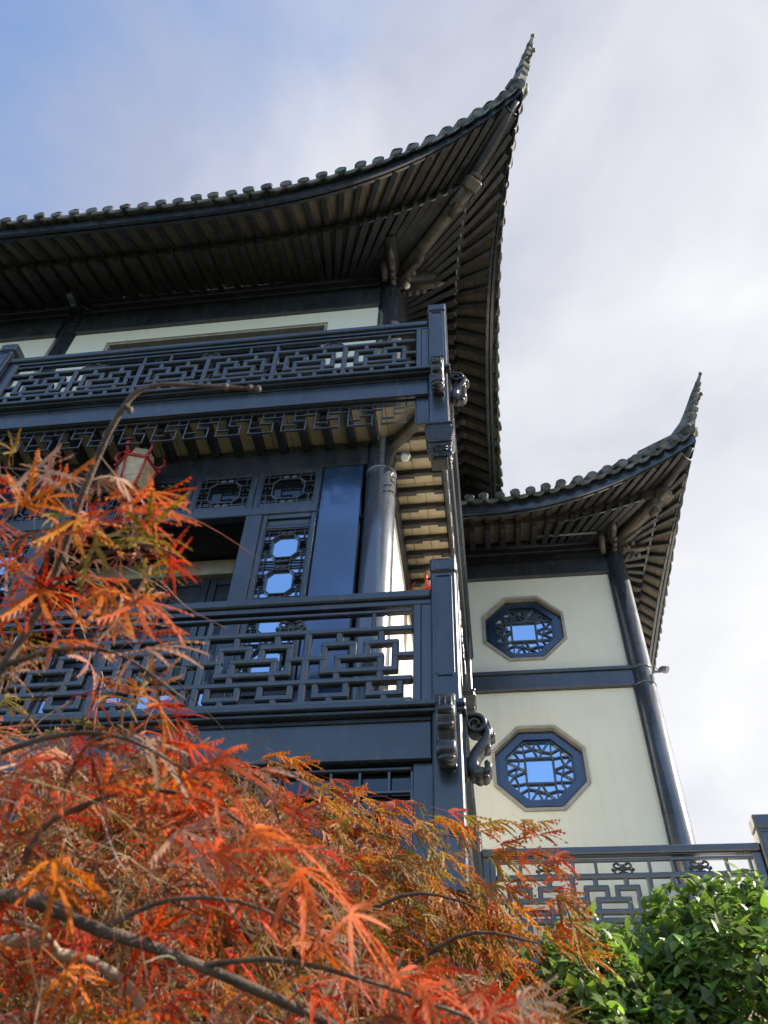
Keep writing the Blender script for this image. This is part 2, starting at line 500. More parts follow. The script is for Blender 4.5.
def scroll_mesh():
    """S scroll of a carved bracket: hangs in the (x, z) plane, x is how far it stands out, its width runs along y"""
    mb = MB()
    def ribbon(pts, rad, wid):
        n = len(pts)
        vs, fs = [], []
        for i, (x, z) in enumerate(pts):
            x0, z0 = pts[max(i-1, 0)]; x1, z1 = pts[min(i+1, n-1)]
            l = math.hypot(x1-x0, z1-z0)
            nx, nz = -(z1-z0)/l, (x1-x0)/l
            r, w = rad[i], wid
            prof = [(-1, -.72), (-.72, -1), (.0, -1.08), (.72, -1), (1, -.72), (1, .72), (.72, 1), (0, 1.08), (-.72, 1), (-1, .72)]
            for (c, d) in prof:
                vs.append((x+nx*r*c, w*d, z+nz*r*c))
        m = 10
        for i in range(n-1):
            for k in range(m):
                fs.append([i*m+k, i*m+(k+1) % m, (i+1)*m+(k+1) % m, (i+1)*m+k])
        fs.append(list(range(m))[::-1]); fs.append(list(range((n-1)*m, n*m)))
        mb.add(vs, fs, True)
    # top volute
    pts, rad = [], []
    for i in range(34):
        t = i/33
        a = -2.2*math.pi + 2.9*math.pi*t
        r = .018+.062*t
        pts.append((.085+r*math.cos(a), -.085+r*math.sin(a)*.95)); rad.append(.009+.009*t)
    ribbon(pts, rad, .060)
    # S body from the volute down and back to the wall, then out into the foot
    body = [(.155, -.10), (.165, -.15), (.150, -.20), (.115, -.25), (.080, -.30), (.055, -.355), (.055, -.40), (.080, -.435), (.120, -.445)]
    ribbon(body, [.018, .026, .032, .036, .038, .040, .042, .044, .040], .058)
    ribbon([(.165, -.16), (.185, -.185), (.200, -.175), (.205, -.155)], [.018, .016, .013, .008], .045)
    ribbon([(.120, -.245), (.145, -.265), (.165, -.262), (.172, -.242)], [.020, .018, .014, .009], .045)
    ribbon([(.115, -.445), (.150, -.425), (.158, -.39), (.140, -.365)], [.036, .030, .024, .014], .056)
    # acanthus foot
    for k, (x, z) in enumerate(((.06, -.45), (.095, -.47), (.13, -.465))):
        mb.ball((x, 0, z), .040, 10, (.9, 1.5, .8))
    # leaf ribs on the front
    for y in (-.036, 0, .036):
        mb.tube([(.168, y, -.06), (.187, y, -.13), (.170, y, -.20), (.130, y, -.265), (.098, y, -.33)], [.008, .012, .013, .012, .007], 6)
    # back plate against the post
    mb.box(-.004, .02, -.055, .055, -.46, -.02, .006)
    return mb

SCROLL = scroll_mesh().mesh('scroll_bracket', 'carved')

def scroll(parent, loc, rotz, s=1.0):
    o = bpy.data.objects.new('scroll_bracket', SCROLL)
    col.objects.link(o); o.parent = parent
    o.location = loc; o.rotation_euler = (0, 0, rotz); o.scale = (s, s, s)
    return o

# ------------------------------------------------------------------ balcony pieces
PITCH = .25
def railing(parent, frame, a0, a1, h, n, amax=None, frieze='sym', hr=1.088):
    """handrail, frame, fret and frieze of one stretch of balustrade. a0..a1 is between the posts; h the ledge top."""
    jam = .14
    r = MB(frame)
    top = amax if amax is not None else a1
    r.box(a0, top, -.062, .062, h+hr-.083, h+hr, .012)
    r.box(a0+.002, top-.002, -.036, .036, h+.953, h+hr-.085, .004)
    r.obj('handrail', 'lacquer', parent)
    f = MB(frame)
    for (x0, x1) in ((a0, a0+jam), (a1-jam, a1)):
        if amax is not None and x0 > amax: continue
        f.box(x0+.002, x1, -.03, .03, h+.002, h+.953, .006)
        f.box(x0+(.075 if x0 == a0 else .004), x1-(.004 if x0 == a0 else .075), -.042, .042, h+.004, h+.950, .008)
    f.box(a0+jam+.002, (top if amax is not None else a1-jam)-.002, -.034, .034, h+.002, h+.045, .006)
    f.box(a0+jam+.002, (top if amax is not None else a1-jam)-.002, -.026, .026, h+.895, h+.925, .006)
    f.obj('railing_frame', 'rail', parent)
    l = MB(frame)
    i0, i1 = a0+jam, a1-jam
    lm = None if amax is None else amax
    fret_panel(l, i0, i1, n, 0, h+.085, h+.735, amax=lm)
    u = (i1-i0)/n
    if frieze == 'sym':
        divs, fl = [], []
        c = (i0+i1)/2
        divs = [c+s*k*u for s in (-1, 1) for k in (.6, 1.0, n/2-.38)]
        fl = [c, c+(1.0+n/2-.38)/2*u, c-(1.0+n/2-.38)/2*u]
    else:
        divs = [x for k in range(n) for x in (i0+k*u+.03, i0+k*u+.27)]
        fl = [i0+k*u+.27+(u-.24)/2 for k in range(n)]
    for x in divs:
        if lm is None or x < lm:
            l.bar((x, 0, h+.735), (x, 0, h+.90), .034, .044, (0, 1, 0), .011)
    l.obj('railing_fret', 'rail', parent)
    for x in fl:
        if lm is None or x < lm:
            c = MB(frame); carved_flower(c, x, 0, h+.815)
            c.obj('carved_flower', 'carved', parent)

def post(parent, x, y, zt, zb, hw=.1, name='post'):
    p = MB()
    p.box(x-hw, x+hw, y-hw, y+hw, zb, zt-.165, .012)
    p.box(x-hw+.012, x+hw-.012, y-hw+.012, y+hw-.012, zt-.166, zt-.148, .002)
    p.box(x-hw-.006, x+hw+.006, y-hw-.006, y+hw+.006, zt-.15, zt, .014)
    # raised border mouldings on the camera side and the right side
    for (n_, sgn) in (('y', -1), ('x', 1)):
        for (z0, z1) in ((zt-1.15, zt-.20), (zt-.13, zt-.02)):
            zz = [z0, z1]
            for off in (-.062, .062):
                if n_ == 'y':
                    p.box(x+off-.004, x+off+.004, y-hw-.010, y-hw+.004, z0+.012, z1-.012, .002)
                else:
                    p.box(x+hw-.004, x+hw+.010, y+off-.004, y+off+.004, z0+.012, z1-.012, .002)
            for z in zz:
                if n_ == 'y':
                    p.box(x-.055, x+.055, y-hw-.010, y-hw+.004, z-.004, z+.004, .002)
                else:
                    p.box(x+hw-.004, x+hw+.010, y-.055, y+.055, z-.004, z+.004, .002)
    return p.obj(name, 'lacquer', parent)

def pendant(parent, x, y, zt):
    """carved bucket hanging under a post"""
    mb = MB()
    def frust(z0, z1, r0, r1, c=.004):
        vs = [(x+sx*r1, y+sy*r1, z1) for sx, sy in ((-1, -1), (1, -1), (1, 1), (-1, 1))] + [(x+sx*r0, y+sy*r0, z0) for sx, sy in ((-1, -1), (1, -1), (1, 1), (-1, 1))]
        mb.add(vs, [[0, 1, 2, 3], [4, 5, 6, 7], [0, 1, 5, 4], [1, 2, 6, 5], [2, 3, 7, 6], [3, 0, 4, 7]])
    z = zt
    mb.box(x-.135, x+.135, y-.135, y+.135, z-.035, z, .008)
    mb.box(x-.12, x+.12, y-.12, y+.12, z-.095, z-.037, .006)
    for k in range(11):
        t = -.105+k*.021
        mb.box(x+t-.006, x+t+.006, y-.130, y-.118, z-.092, z-.040, .002)
        mb.box(x+.118, x+.130, y+t-.006, y+t+.006, z-.092, z-.040, .002)
    mb.box(x-.140, x+.140, y-.140, y+.140, z-.122, z-.097, .006)
    frust(z-.27, z-.124, .105, .138)
    for i in range(5):
        zz = z-.145-i*.026
        rr = .136-(i*.026+.02)/.146*.033
        for k in range(10):
            t = (-.9+k*.2)*rr*.92
            mb.ball((x+t, y-rr, zz), .0085, 6)
            mb.ball((x+rr, y+t, zz), .0085, 6)
    mb.box(x-.118, x+.118, y-.118, y+.118, z-.295, z-.272, .006)
    frust(z-.47, z-.297, .088, .104)
    rr_ = random.Random(5)
    for k in range(60):
        t = rr_.uniform(-.1, .1); zz = z-rr_.uniform(.31, .47)
        rr = .104-(z-.297-zz)/.173*.016
        r = rr_.uniform(.010, .022)
        mb.ball((x+t, y-rr+.004, zz), r, 6, (1.3, .8, .8))
        t = rr_.uniform(-.1, .1)
        mb.ball((x+rr-.004, y+t, zz), r, 6, (.8, 1.3, .8))
    for k in range(8):
        a = k/8*6.283
        pts = [(x+.02*math.cos(a), y-.108, z-.385+.02*math.sin(a)), (x+.05*math.cos(a), y-.116, z-.385+.045*math.sin(a)), (x+.075*math.cos(a+.3), y-.106, z-.385+.062*math.sin(a+.3))]
        mb.tube(pts, [.006, .012, .005], 6)
    mb.box(x-.07, x+.07, y-.07, y+.07, z-.505, z-.468, .012)
    return mb.obj('pendant', 'carved', parent)

# ================================================================== MAIN BUILDING
COLX = [-.925, -5.47, -10.02]
YC = 5.45
SX = -.86                     # plane of the side wall
XL = -10.3
main = thing('courtyard_house', 'tall dark timber house with fretwork balconies, its upswept eave the highest in view', 'building', (-3, 5.4, GROUND))
main_inv = Matrix.Translation((3, -5.4, -GROUND))
def P(o):                      # keep world coordinates of a part under an Empty that is not at the origin
    o.matrix_local = main_inv @ o.matrix_local
    return o

def balcony(h, lower):
    b = part_empty('balcony', main); b.matrix_local = main_inv
    # ledge slab
    s = MB()
    s.box(XL, -.14, 4.70, 5.40, h-.045, h, .008)
    s.box(-.83, -.14, 5.402, 9.6, h-.045, h, .008)
    s.box(XL, -.14, 4.73, 5.30, h-.075, h-.047, .006)
    s.box(-.72, -.152, 5.302, 9.6, h-.075, h-.047, .006)
    s.obj('ledge', 'lacquer', b)
    s = MB()
    s.box(SX+.01, -.19, 5.392, 9.58, h+.0025, h+.022, .003)
    s.obj('bounce_floor', 'floor', b)  # unseen pale layer, side only, added to bounce sun onto soffit and eave
    # fascia beams
    fb = MB()
    fb.box(XL, -.375, 4.80, 4.92, h-.40, h-.077, .010)
    fb.box(XL, -.377, 4.785, 4.80, h-.11, h-.08, .004)
    fb.box(XL, -.377, 4.785, 4.80, h-.40, h-.375, .004)
    fb.obj('fascia_beam', 'lacquer', b)
    fb = MB()
    fb.box(-.32, -.20, 4.952, 9.6, h-.40, h-.077, .010)
    fb.obj('fascia_beam', 'lacquer', b)
    # soffit of brick boards, with joists below
    so = MB()
    so.box(XL, -.30, 4.925, 5.40, h-.36, h-.335, .002)
    so.box(-.83, -.325, 5.402, 9.6, h-.36, h-.335, .002)
    so.obj('soffit', 'soffit', b)
    x = -.98
    while x > -9.9:
        j = MB(); j.box(x-.040, x+.040, 4.922, 5.34, h-.48, h-.362, .008)
        j.obj('joist', 'eave', b)  # front joists take the darker, shaded timber tone
        x -= PITCH
    y = 5.32
    while y < 9.4:
        j = MB(); j.box(-.83, -.322, y-.026, y+.026, h-.43, h-.362, .006)
        j.box(-.83, -.62, y-.034, y+.034, h-.455, h-.431, .005)
        j.box(-.42, -.322, y-.034, y+.034, h-.455, h-.431, .005)
        j.obj('joist', 'rafter', b)  # side joists take the lighter, lit timber tone
        y += PITCH
    d = MB(); d.bar((-.80, 5.38, h-.43), (-.33, 4.93, h-.43), .10, .13, (0, 0, 1), .01)
    d.obj('diagonal_brace', 'hip', b)
    # railings
    PX = [-.27, -5.54, -10.06]
    for i in range(2):
        railing(b, FRONT(0, 4.85), PX[i+1]+.1, PX[i]-.1, h, 6)
    railing(b, SIDE(-.27, 0), 4.95, 9.05, h, 5)
    # fringe below
    fr = MB(FRONT(0, 4.86))
    for i in range(2):
        a0, a1 = PX[i+1]+.1, PX[i]-.1
        if lower:
            fringe(fr, a0+.14, a1-.14, 0, h-.42, .62, .55, .020, .032)
        else:
            fringe(fr, a0+.14, a1-.14, 0, h-.405, .38, .34)
        for (p, q) in ((a0, a0+.135), (a1-.135, a1)):
            jl = MB(FRONT(0, 4.86))
            jl.box(p+.002, q, -.03, .03, h-(1.6 if lower else .85), h-.403, .006)
            jl.obj('fret_jamb', 'lacquer', b)
    fr.obj('hanging_fret', 'rail', b)
    fr = MB(SIDE(-.26, 0))
    fringe(fr, 5.0, 9.0, 0, h-.405, .38, .34)
    fr.obj('hanging_fret', 'rail', b)
    # posts, pendants, scrolls
    for i, x in enumerate(PX):
        post(b, x, 4.85, h+1.375, (GROUND if lower else h-.98))
        if not lower: pendant(b, x, 4.85, h-.982)
        scroll(b, (x, 4.75, h-.015), R(-90), 1.06)
    for y in (9.15,):
        post(b, -.27, y, h+1.375, (GROUND if lower else h-.98))
        if not lower: pendant(b, -.27, y, h-.982)
    scroll(b, (-.17, 4.85, h-.06 if lower else h-.03), 0, 1.0)
    return b

bal2 = balcony(3.32, True)
bal3 = balcony(7.48, False)

# columns
for i, x in enumerate(COLX):
    c = MB()
    c.lathe((x, YC, 0), [(.155, GROUND), (.155, 10.98)], 32)
    for z in (3.36, 6.62, 7.54, 10.80):
        c.lathe((x, YC, z), [(.156, -.03), (.163, -.022), (.163, .022), (.156, .03)], 32, cap=False)
    P(c.obj('column', 'column', main))

def bayspan(i):
    return COLX[i+1]+.15, COLX[i]-.15

# third floor front: cream wall with a long recessed window, tie beams above
for i in range(2):
    a0, a1 = bayspan(i)
    w0, w1, wz0, wz1 = a0+.53, a1-.66, 8.35, 9.79
    w = MB()
    w.box(a0, a1, 5.36, 5.55, wz1, 10.06, .002)
    w.box(a0, w0, 5.36, 5.55, 7.48, wz1-.001, .002)
    w.box(w1, a1, 5.36, 5.55, 7.48, wz1-.001, .002)
    w.box(w0+.001, w1-.001, 5.36, 5.55, 7.48, wz0, .002)
    P(w.obj('cream_wall', 'cream', main))
    win = part_empty('window', main); win.matrix_local = main_inv
    fr = MB()
    e = .012
    for (x0, x1, z0, z1) in ((w0+e, w0+.045, wz0+e, wz1-e), (w1-.045, w1-e, wz0+e, wz1-e), (w0+.047, w1-.047, wz1-.045, wz1-e), (w0+.047, w1-.047, wz0+e, wz0+.045)):
        fr.box(x0, x1, 5.375, 5.56, z0, z1, .003)
    fr.obj('reveal', 'stone', win)
    fr = MB()
    n = 4
    for k in range(n):
        x0 = w0+.05+k*(w1-w0-.1)/n; x1 = w0+.05+(k+1)*(w1-w0-.1)/n
        fr.box(x0+.002, x0+.06, 5.48, 5.54, wz0+.05, wz1-.05, .004)
        fr.box(x1-.06, x1-.002, 5.48, 5.54, wz0+.05, wz1-.05, .004)
        fr.box(x0+.062, x1-.062, 5.485, 5.535, wz1-.12, wz1-.05, .004)
        fr.box(x0+.062, x1-.062, 5.485, 5.535, wz0+.05, wz0+.12, .004)
    fr.obj('sash', 'lacquer', win)
    pn = MB(); pn.box(w0+.05, w1-.05, 5.505, 5.515, wz0+.05, wz1-.05, .001)
    pn.obj('pane', 'dim_glass', win)
    b = MB()
    b.box(a0-.02, a1+.02, 5.31, 5.53, 10.064, 10.50, .014)
    P(b.obj('tie_beam', 'lacquer', main))
    b = MB()
    b.box(a0-.02, a1+.02, 5.38, 5.50, 10.504, 10.68, .006)
    b.box(a0-.02, a1+.02, 5.34, 5.52, 10.684, 10.86, .010)
    P(b.obj('plate_beam', 'eave', main))
b = MB(); b.tube([(XL, YC-.02, 10.98), (-.2, YC-.02, 10.98)], .105, 20)
P(b.obj('eave_purlin', 'eave', main))
b = MB(); b.tube([(-.875, 4.75, 10.94), (-.875, 11.5, 10.94)], .10, 20)
P(b.obj('eave_purlin', 'rafter', main))
# back wall of the house, so nothing shines through
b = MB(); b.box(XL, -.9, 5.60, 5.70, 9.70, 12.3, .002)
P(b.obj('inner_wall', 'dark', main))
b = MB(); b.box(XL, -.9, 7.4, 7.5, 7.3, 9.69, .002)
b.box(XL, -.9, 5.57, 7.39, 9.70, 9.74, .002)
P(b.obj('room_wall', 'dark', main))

# second floor front: lattice doors either side of a dark opening, transoms above, polished boards by the columns
def lattice_leaf(x0, x1, z0, z1):
    d = part_empty('door', main); d.matrix_local = main_inv
    f = MB()
    s = .05
    f.box(x0, x0+s, 5.31, 5.37, z0, z1, .006); f.box(x1-s, x1, 5.31, 5.37, z0, z1, .006)
    f.box(x0+s+.001, x1-s-.001, 5.312, 5.368, z1-.06, z1, .005)
    f.box(x0+s+.001, x1-s-.001, 5.312, 5.368, z1-.20, z1-.165, .005)
    f.box(x0+s+.001, x1-s-.001, 5.335, 5.36, z1-.164, z1-.061, .003)
    f.box(x0+s+.02, x1-s-.02, 5.325, 5.334, z1-.150, z1-.085, .003)
    f.box(x0+s+.001, x1-s-.001, 5.312, 5.368, z0+.45, z0+.55, .005)
    f.box(x0+s+.001, x1-s-.001, 5.335, 5.36, z0, z0+.449, .003)
    f.obj('door_frame', 'lacquer', d)
    l = MB()
    lattice_window(l, x0+s, x1-s, z0+.56, z1-.21, 5.335, 4, .014, .026)
    l.obj('lattice', 'carved', d)
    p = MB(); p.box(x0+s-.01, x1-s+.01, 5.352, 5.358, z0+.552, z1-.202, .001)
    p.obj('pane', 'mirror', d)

def transom(x0, x1, z0, z1):
    t = part_empty('transom_window', main); t.matrix_local = main_inv
    f = MB()
    s = .06
    f.box(x0, x0+s, 5.315, 5.37, z0, z1, .005); f.box(x1-s, x1, 5.315, 5.37, z0, z1, .005)
    f.box(x0+s+.001, x1-s-.001, 5.317, 5.368, z1-s, z1, .005); f.box(x0+s+.001, x1-s-.001, 5.317, 5.368, z0, z0+s, .005)
    f.obj('transom_frame', 'lacquer', t)
    l = MB(); lattice_window(l, x0+s, x1-s, z0+s, z1-s, 5.335, 1, .014, .022)
    l.obj('lattice', 'rail', t)
    p = MB(); p.box(x0+s-.01, x1-s+.01, 5.352, 5.358, z0+s-.01, z1-s+.01, .001)
    p.obj('pane', 'dim_glass', t)

for i in range(2):
    a0, a1 = bayspan(i)
    xr, xl = a1-.44, a0+.44          # inner edges of the polished boards
    bd = MB()
    bd.box(xr+.002, a1-.03, 5.36, 5.45, 3.32, 6.72, .004)
    P(bd.obj('polished_board', 'gloss', main))
    bd = MB()
    bd.box(a0+.03, xl-.002, 5.36, 5.45, 3.32, 6.72, .004)
    P(bd.obj('polished_board', 'gloss', main))
    hb = MB()
    hb.box(a0-.02, a1+.02, 5.345, 5.47, 6.724, 7.10, .008)
    hb.box(xl, xr, 5.335, 5.42, 6.68, 6.722, .005)
    P(hb.obj('header_beam', 'lacquer', main))
    n = 5
    u = (xr-xl)/n
    for k in range(n):
        transom(xl+k*u+.002, xl+(k+1)*u-.002, 6.10, 6.678)
    rl = MB(); rl.box(xl, xr, 5.30, 5.40, 5.985, 6.098, .008)
    P(rl.obj('door_head', 'lacquer', main))
    lattice_leaf(xr-.535, xr-.003, 3.40, 5.983)
    lattice_leaf(xl+.003, xl+.535, 3.40, 5.983)
    for (p, q) in ((xr-.71, xr-.537), (xl+.537, xl+.71)):
        st = MB(); st.box(p, q, 5.30, 5.42, 3.40, 5.983, .008)
        P(st.obj('door_jamb', 'lacquer', main))
    th_ = MB(); th_.box(xl, xr, 5.32, 5.42, 3.322, 3.398, .006)
    P(th_.obj('threshold', 'lacquer', main))
    # room behind the opening: dark walls, a pale lintel, panelled inner doors
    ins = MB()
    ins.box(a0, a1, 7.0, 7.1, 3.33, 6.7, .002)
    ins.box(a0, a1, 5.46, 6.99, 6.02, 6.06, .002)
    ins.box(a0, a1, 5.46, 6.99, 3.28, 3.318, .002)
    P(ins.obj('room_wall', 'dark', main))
    li = MB(); li.box(xl+.72, xr-.72, 5.9, 6.0, 5.80, 6.00, .004)
    P(li.obj('inner_lintel', 'stone', main))
    ds = [k for k in range(4)]
    ww = (xr-xl-1.44)/4
    for k in ds:
        x0 = xl+.72+k*ww
        dd = part_empty('inner_door', main); dd.matrix_local = main_inv
        f = MB()
        f.box(x0+.004, x0+.08, 5.95, 6.0, 3.33, 5.78, .005); f.box(x0+ww-.08, x0+ww-.004, 5.95, 6.0, 3.33, 5.78, .005)
        for (z0, z1) in ((3.33, 3.42), (4.40, 4.50), (4.72, 4.80), (5.70, 5.78)):
            f.box(x0+.081, x0+ww-.081, 5.952, 5.998, z0, z1, .005)
        f.obj('door_frame', 'lacquer', dd)
        pn = MB(); pn.box(x0+.08, x0+ww-.08, 5.972, 5.98, 3.42, 4.40, .001)
        pn.obj('pane', 'mirror', dd)
        pn = MB(); pn.box(x0+.08, x0+ww-.08, 5.972, 5.985, 4.50, 4.72, .001); pn.box(x0+.08, x0+ww-.08, 5.972, 5.985, 4.80, 5.70, .001)
        pn.obj('door_panel', 'eave', dd)

# ground floor front
for k in range(2):
    gp = MB(); gp.box((-5.42, XL)[k], (-.385, -5.66)[k], 4.895, 4.905, .9, 2.915, .001)
    P(gp.obj('fret_glazing', 'dim_glass', main))
w = MB()
w.box(XL, -.9, 5.40, 5.55, GROUND, 2.9, .004)
P(w.obj('ground_floor_wall', 'lacquer', main))
for k in range(6):
    x1 = -1.2-k*1.45
    wi = part_empty('window', main); wi.matrix_local = main_inv
    f = MB()
    f.ring([(x1-1.2, .2), (x1, .2), (x1, 2.4), (x1-1.2, 2.4)], [(x1-1.12, .28), (x1-.08, .28), (x1-.08, 2.32), (x1-1.12, 2.32)], 5.35, 5.398)
    f.obj('sash', 'rail', wi)
    f = MB(); lattice_window(f, x1-1.12, x1-.08, .28, 2.32, 5.365, 2, .018, .02)
    f.obj('lattice', 'rail', wi)
    f = MB(); f.box(x1-1.12, x1-.08, 5.385, 5.392, .28, 2.32, .001)
    f.obj('pane', 'dim_glass', wi)

# right-hand side wall of the house (faces the wing's court)
w = MB()
w.box(SX-.12, SX, 5.60, 9.9, 3.32, 6.72, .003)
P(w.obj('cream_side_wall', 'cream', main))
w = MB()
w.box(SX-.12, SX, 5.60, 9.9, GROUND, 3.27, .003)
P(w.obj('ground_floor_wall', 'lacquer', main))
w = MB()
w.box(SX-.10, SX+.03, 5.60, 9.9, 6.722, 7.10, .006)
P(w.obj('header_beam', 'rafter', main))
w = MB()
w.box(SX-.12, SX-.02, 5.60, 9.9, 7.48, 10.06, .004)
P(w.obj('dark_side_wall', 'eave', main))
w = MB()
w.box(SX-.14, SX+.05, 5.59, 9.9, 10.064, 10.46, .01)
P(w.obj('tie_beam', 'lacquer', main))
w = MB()
w.box(SX-.12, SX-.02, 5.59, 9.9, 10.464, 10.86, .006)
P(w.obj('plate_beam', 'rafter', main))

# ------------------------------------------------------------------ roofs
def roof(parent, inv, prm, ze, xi, yi, zi, lf, ls, apex, tip, Lc, spike_len=1.0):
    Ye, Xe, cx, cz, L, q, gg = prm
    cy = Ye-(cx-Xe)
    rf = part_empty('roof', parent); rf.matrix_local = inv
    def E(side, t):
        k = max(0., 1-t/L)
        z = ze+(cz-ze)*k**q
        if side == 0: return Vector((cx-t, Ye-(Ye-cy)*k**gg, z))
        return Vector((Xe+(cx-Xe)*k**gg, cy+t, z))
    def I(side, t):
        if side == 0:
            x = cx-t if t > Lc else xi+(cx-Lc-xi)*(t/Lc)
            return Vector((x, yi, zi))
        y = cy+t if t > Lc else yi+(cy+Lc-yi)*(t/Lc)
        return Vector((xi, y, zi))
    def S(side, t, fr):
        e, i = E(side, t), I(side, t)
        k = max(0., 1-t/L)
        z6 = (zi*.42+ze*.58)*(1-k*k) + (zi+.02)*(k*k)
        p = i.lerp(e, fr)
        if fr <= .6: p.z = i.z+(z6-i.z)*fr/.6
        else:
            s = (fr-.6)/.4
            p.z = z6+(e.z-z6)*(s*(.75+.25*s))
        return p
    def S2(side, t, fr):
        p = S(side, t, fr)
        p.z += .13*(1-max(0., (fr-.6)/.4))
        return p
    def out(side, t):
        d = E(side, t)-I(side, t); d.z = 0
        return d.normalized()
    lens = (lf, ls)
    # sheathing seen from below and the roof deck above
    for side in (0, 1):
        mb = MB()
        ts = np.concatenate([np.linspace(0, L, 26), np.linspace(L, lens[side], 10)[1:]])
        frs = [-.08, 0, .15, .3, .45, .6, .601, .7, .8, .9, 1]
        vs = []; nF = len(frs)
        for t in ts:
            for fr in frs:
                p = S(side, t, max(fr, 0)) if fr < .6005 else S2(side, t, fr)
                if fr < 0: p = I(side, t)+(I(side, t)-E(side, t))*.22; p.z = zi+.10
                vs.append(p)
        fs = [[i*nF+j, (i+1)*nF+j, (i+1)*nF+j+1, i*nF+j+1] for i in range(len(ts)-1) for j in range(nF-1)]
        mb.add(vs, fs)
        mb.obj('sheathing', 'sheath', rf, recalc=False)
        # deck
        mb = MB(); vs = []
        vv = [0, .08, .2, .4, .6, .8, 1]
        for t in ts:
            e = E(side, t)+Vector((0, 0, .15))
            if side == 0: T = Vector((min(e.x, apex[0]), apex[1], apex[2]))
            else: T = Vector((apex[0], max(e.y, apex[1]), apex[2]))
            for v in vv:
                p = e.lerp(T, v); p.z = e.z+(T.z-e.z)*(v**1.25)
                vs.append(p)
        nV = len(vv)
        fs = [[i*nV+j, (i+1)*nV+j, (i+1)*nV+j+1, i*nV+j+1] for i in range(len(ts)-1) for j in range(nV-1)]
        mb.add(vs, fs, True)
        mb.obj('roof_deck', 'tile', rf, recalc=False)
        # fascia board
        mb = MB(); vs, fs = [], []
        for t in ts:
            o = out(side, t); e = E(side, t)
            for (a, z) in ((.012, -.035), (.052, -.035), (.052, .165), (.012, .165)):
                vs.append(e+o*a+Vector((0, 0, z)))
        for i in range(len(ts)-1):
            for k in range(4):
                fs.append([i*4+k, i*4+(k+1) % 4, (i+1)*4+(k+1) % 4, (i+1)*4+k])
        fs += [[0, 1, 2, 3], [len(vs)-4, len(vs)-3, len(vs)-2, len(vs)-1]]
        mb.add(vs, fs)
        # thin second lip under the fascia
        vs, fs = [], []
        for t in ts:
            o = out(side, t); e = E(side, t)
            for (a, z) in ((-.05, -.045), (-.01, -.045), (-.01, -.005), (-.05, -.005)):
                vs.append(e+o*a+Vector((0, 0, z)))
        for i in range(len(ts)-1):
            for k in range(4):
                fs.append([i*4+k, i*4+(k+1) % 4, (i+1)*4+(k+1) % 4, (i+1)*4+k])
        mb.add(vs, fs)
        mb.obj('fascia_board', 'lacquer', rf)
        # tile rows with round end caps and drip tiles between
        mb = MB()
        t = .10; pitch = .24
        arc = [t]
        while t < lens[side]-.1:
            d = (E(side, t+.01)-E(side, t)).length/.01
            t += pitch/d
            arc.append(t)
        for t in arc:
            e = E(side, t); o = out(side, t)
            tang = (E(side, t+.02)-E(side, max(0, t-.02))).normalized()
            jz = random.uniform(-.010, .010); tang_j = random.uniform(-.012, .012)
            ax = (-o + Vector((0, 0, .48))).normalized()          # up the slope
            c0 = e+tang*tang_j+o*(.135+random.uniform(-.012, .012))+Vector((0, 0, .240+jz))
            nrm = ax.cross(tang).normalized()
            if nrm.z < 0: nrm = -nrm
            n = 9; rr = .070
            vs, fs = [], []
            for s_ in (0, .5, 1.1):
                for k in range(n):
                    a = math.pi*k/(n-1)
                    vs.append(c0+ax*s_+tang*(rr*math.cos(a))+nrm*(rr*math.sin(a)))
            for i in range(2):
                for k in range(n-1):
                    fs.append([i*n+k, i*n+k+1, (i+1)*n+k+1, (i+1)*n+k])
            mb.add(vs, fs, True)
            # end cap: a thick round disc, slightly larger than the barrel
            vs, fs = [], []
            m = 16
            face = (o+Vector((random.uniform(-.08, .08), random.uniform(-.08, .08), .10+random.uniform(-.08, .08)))).normalized()
            bt = face.cross(tang).normalized()
            for (s_, r) in ((-.03, .074), (.022, .082), (.034, .070), (.028, .052)):
                for k in range(m):
                    a = 2*math.pi*k/m
                    vs.append(c0+face*s_+tang*(r*math.cos(a))+bt*(r*math.sin(a)))
            for i in range(3):
                for k in range(m):
                    fs.append([i*m+k, i*m+(k+1) % m, (i+1)*m+(k+1) % m, (i+1)*m+k])
            fs.append(list(range(3*m, 4*m)))
            mb.add(vs, fs)
            # drip tile between this row and the next
            d1 = tang*(pitch*.5)
            c1 = e+d1+o*.122+Vector((0, 0, .218+jz))
            m = 9; vs, fs = [], []
            for (off, zz) in ((.0, 0), (.022, 0)):
                for k in range(m):
                    a = math.pi*k/(m-1)
                    x = .108*math.cos(a)
                    vs.append(c1+o*off+tang*x+Vector((0, 0, -.020-.020*math.sin(a))))
                for k in range(m):
                    a = math.pi*k/(m-1)
                    x = .100*math.cos(a)
                    vs.append(c1+o*off+tang*x+Vector((0, 0, -.035-.085*math.sin(a))))
            for b0 in (0, 2*m):
                for k in range(m-1):
                    fs.append([b0+k, b0+k+1, b0+m+k+1, b0+m+k])
            for k in range(m-1):
                fs.append([m+k, m+k+1, 3*m+k+1, 3*m+k]); fs.append([k, k+1, 2*m+k+1, 2*m+k])
            mb.add(vs, fs)
            # pan tile behind the drip
            vs = []
            for s_ in (0, 1.0):
                for k in range(5):
                    a = math.pi*k/4
                    vs.append(c1+ax*s_+tang*(.10*math.cos(a))+Vector((0, 0, -.02-.03*math.sin(a))))
            mb.add(vs, [[k, k+1, 5+k+1, 5+k] for k in range(4)], True)
        mb.obj('roof_tiles', 'tile', rf, recalc=False)
        # rafters: lower tier, then flying rafters laid over their ends
        step = PITCH
        t = .18
        k = 0
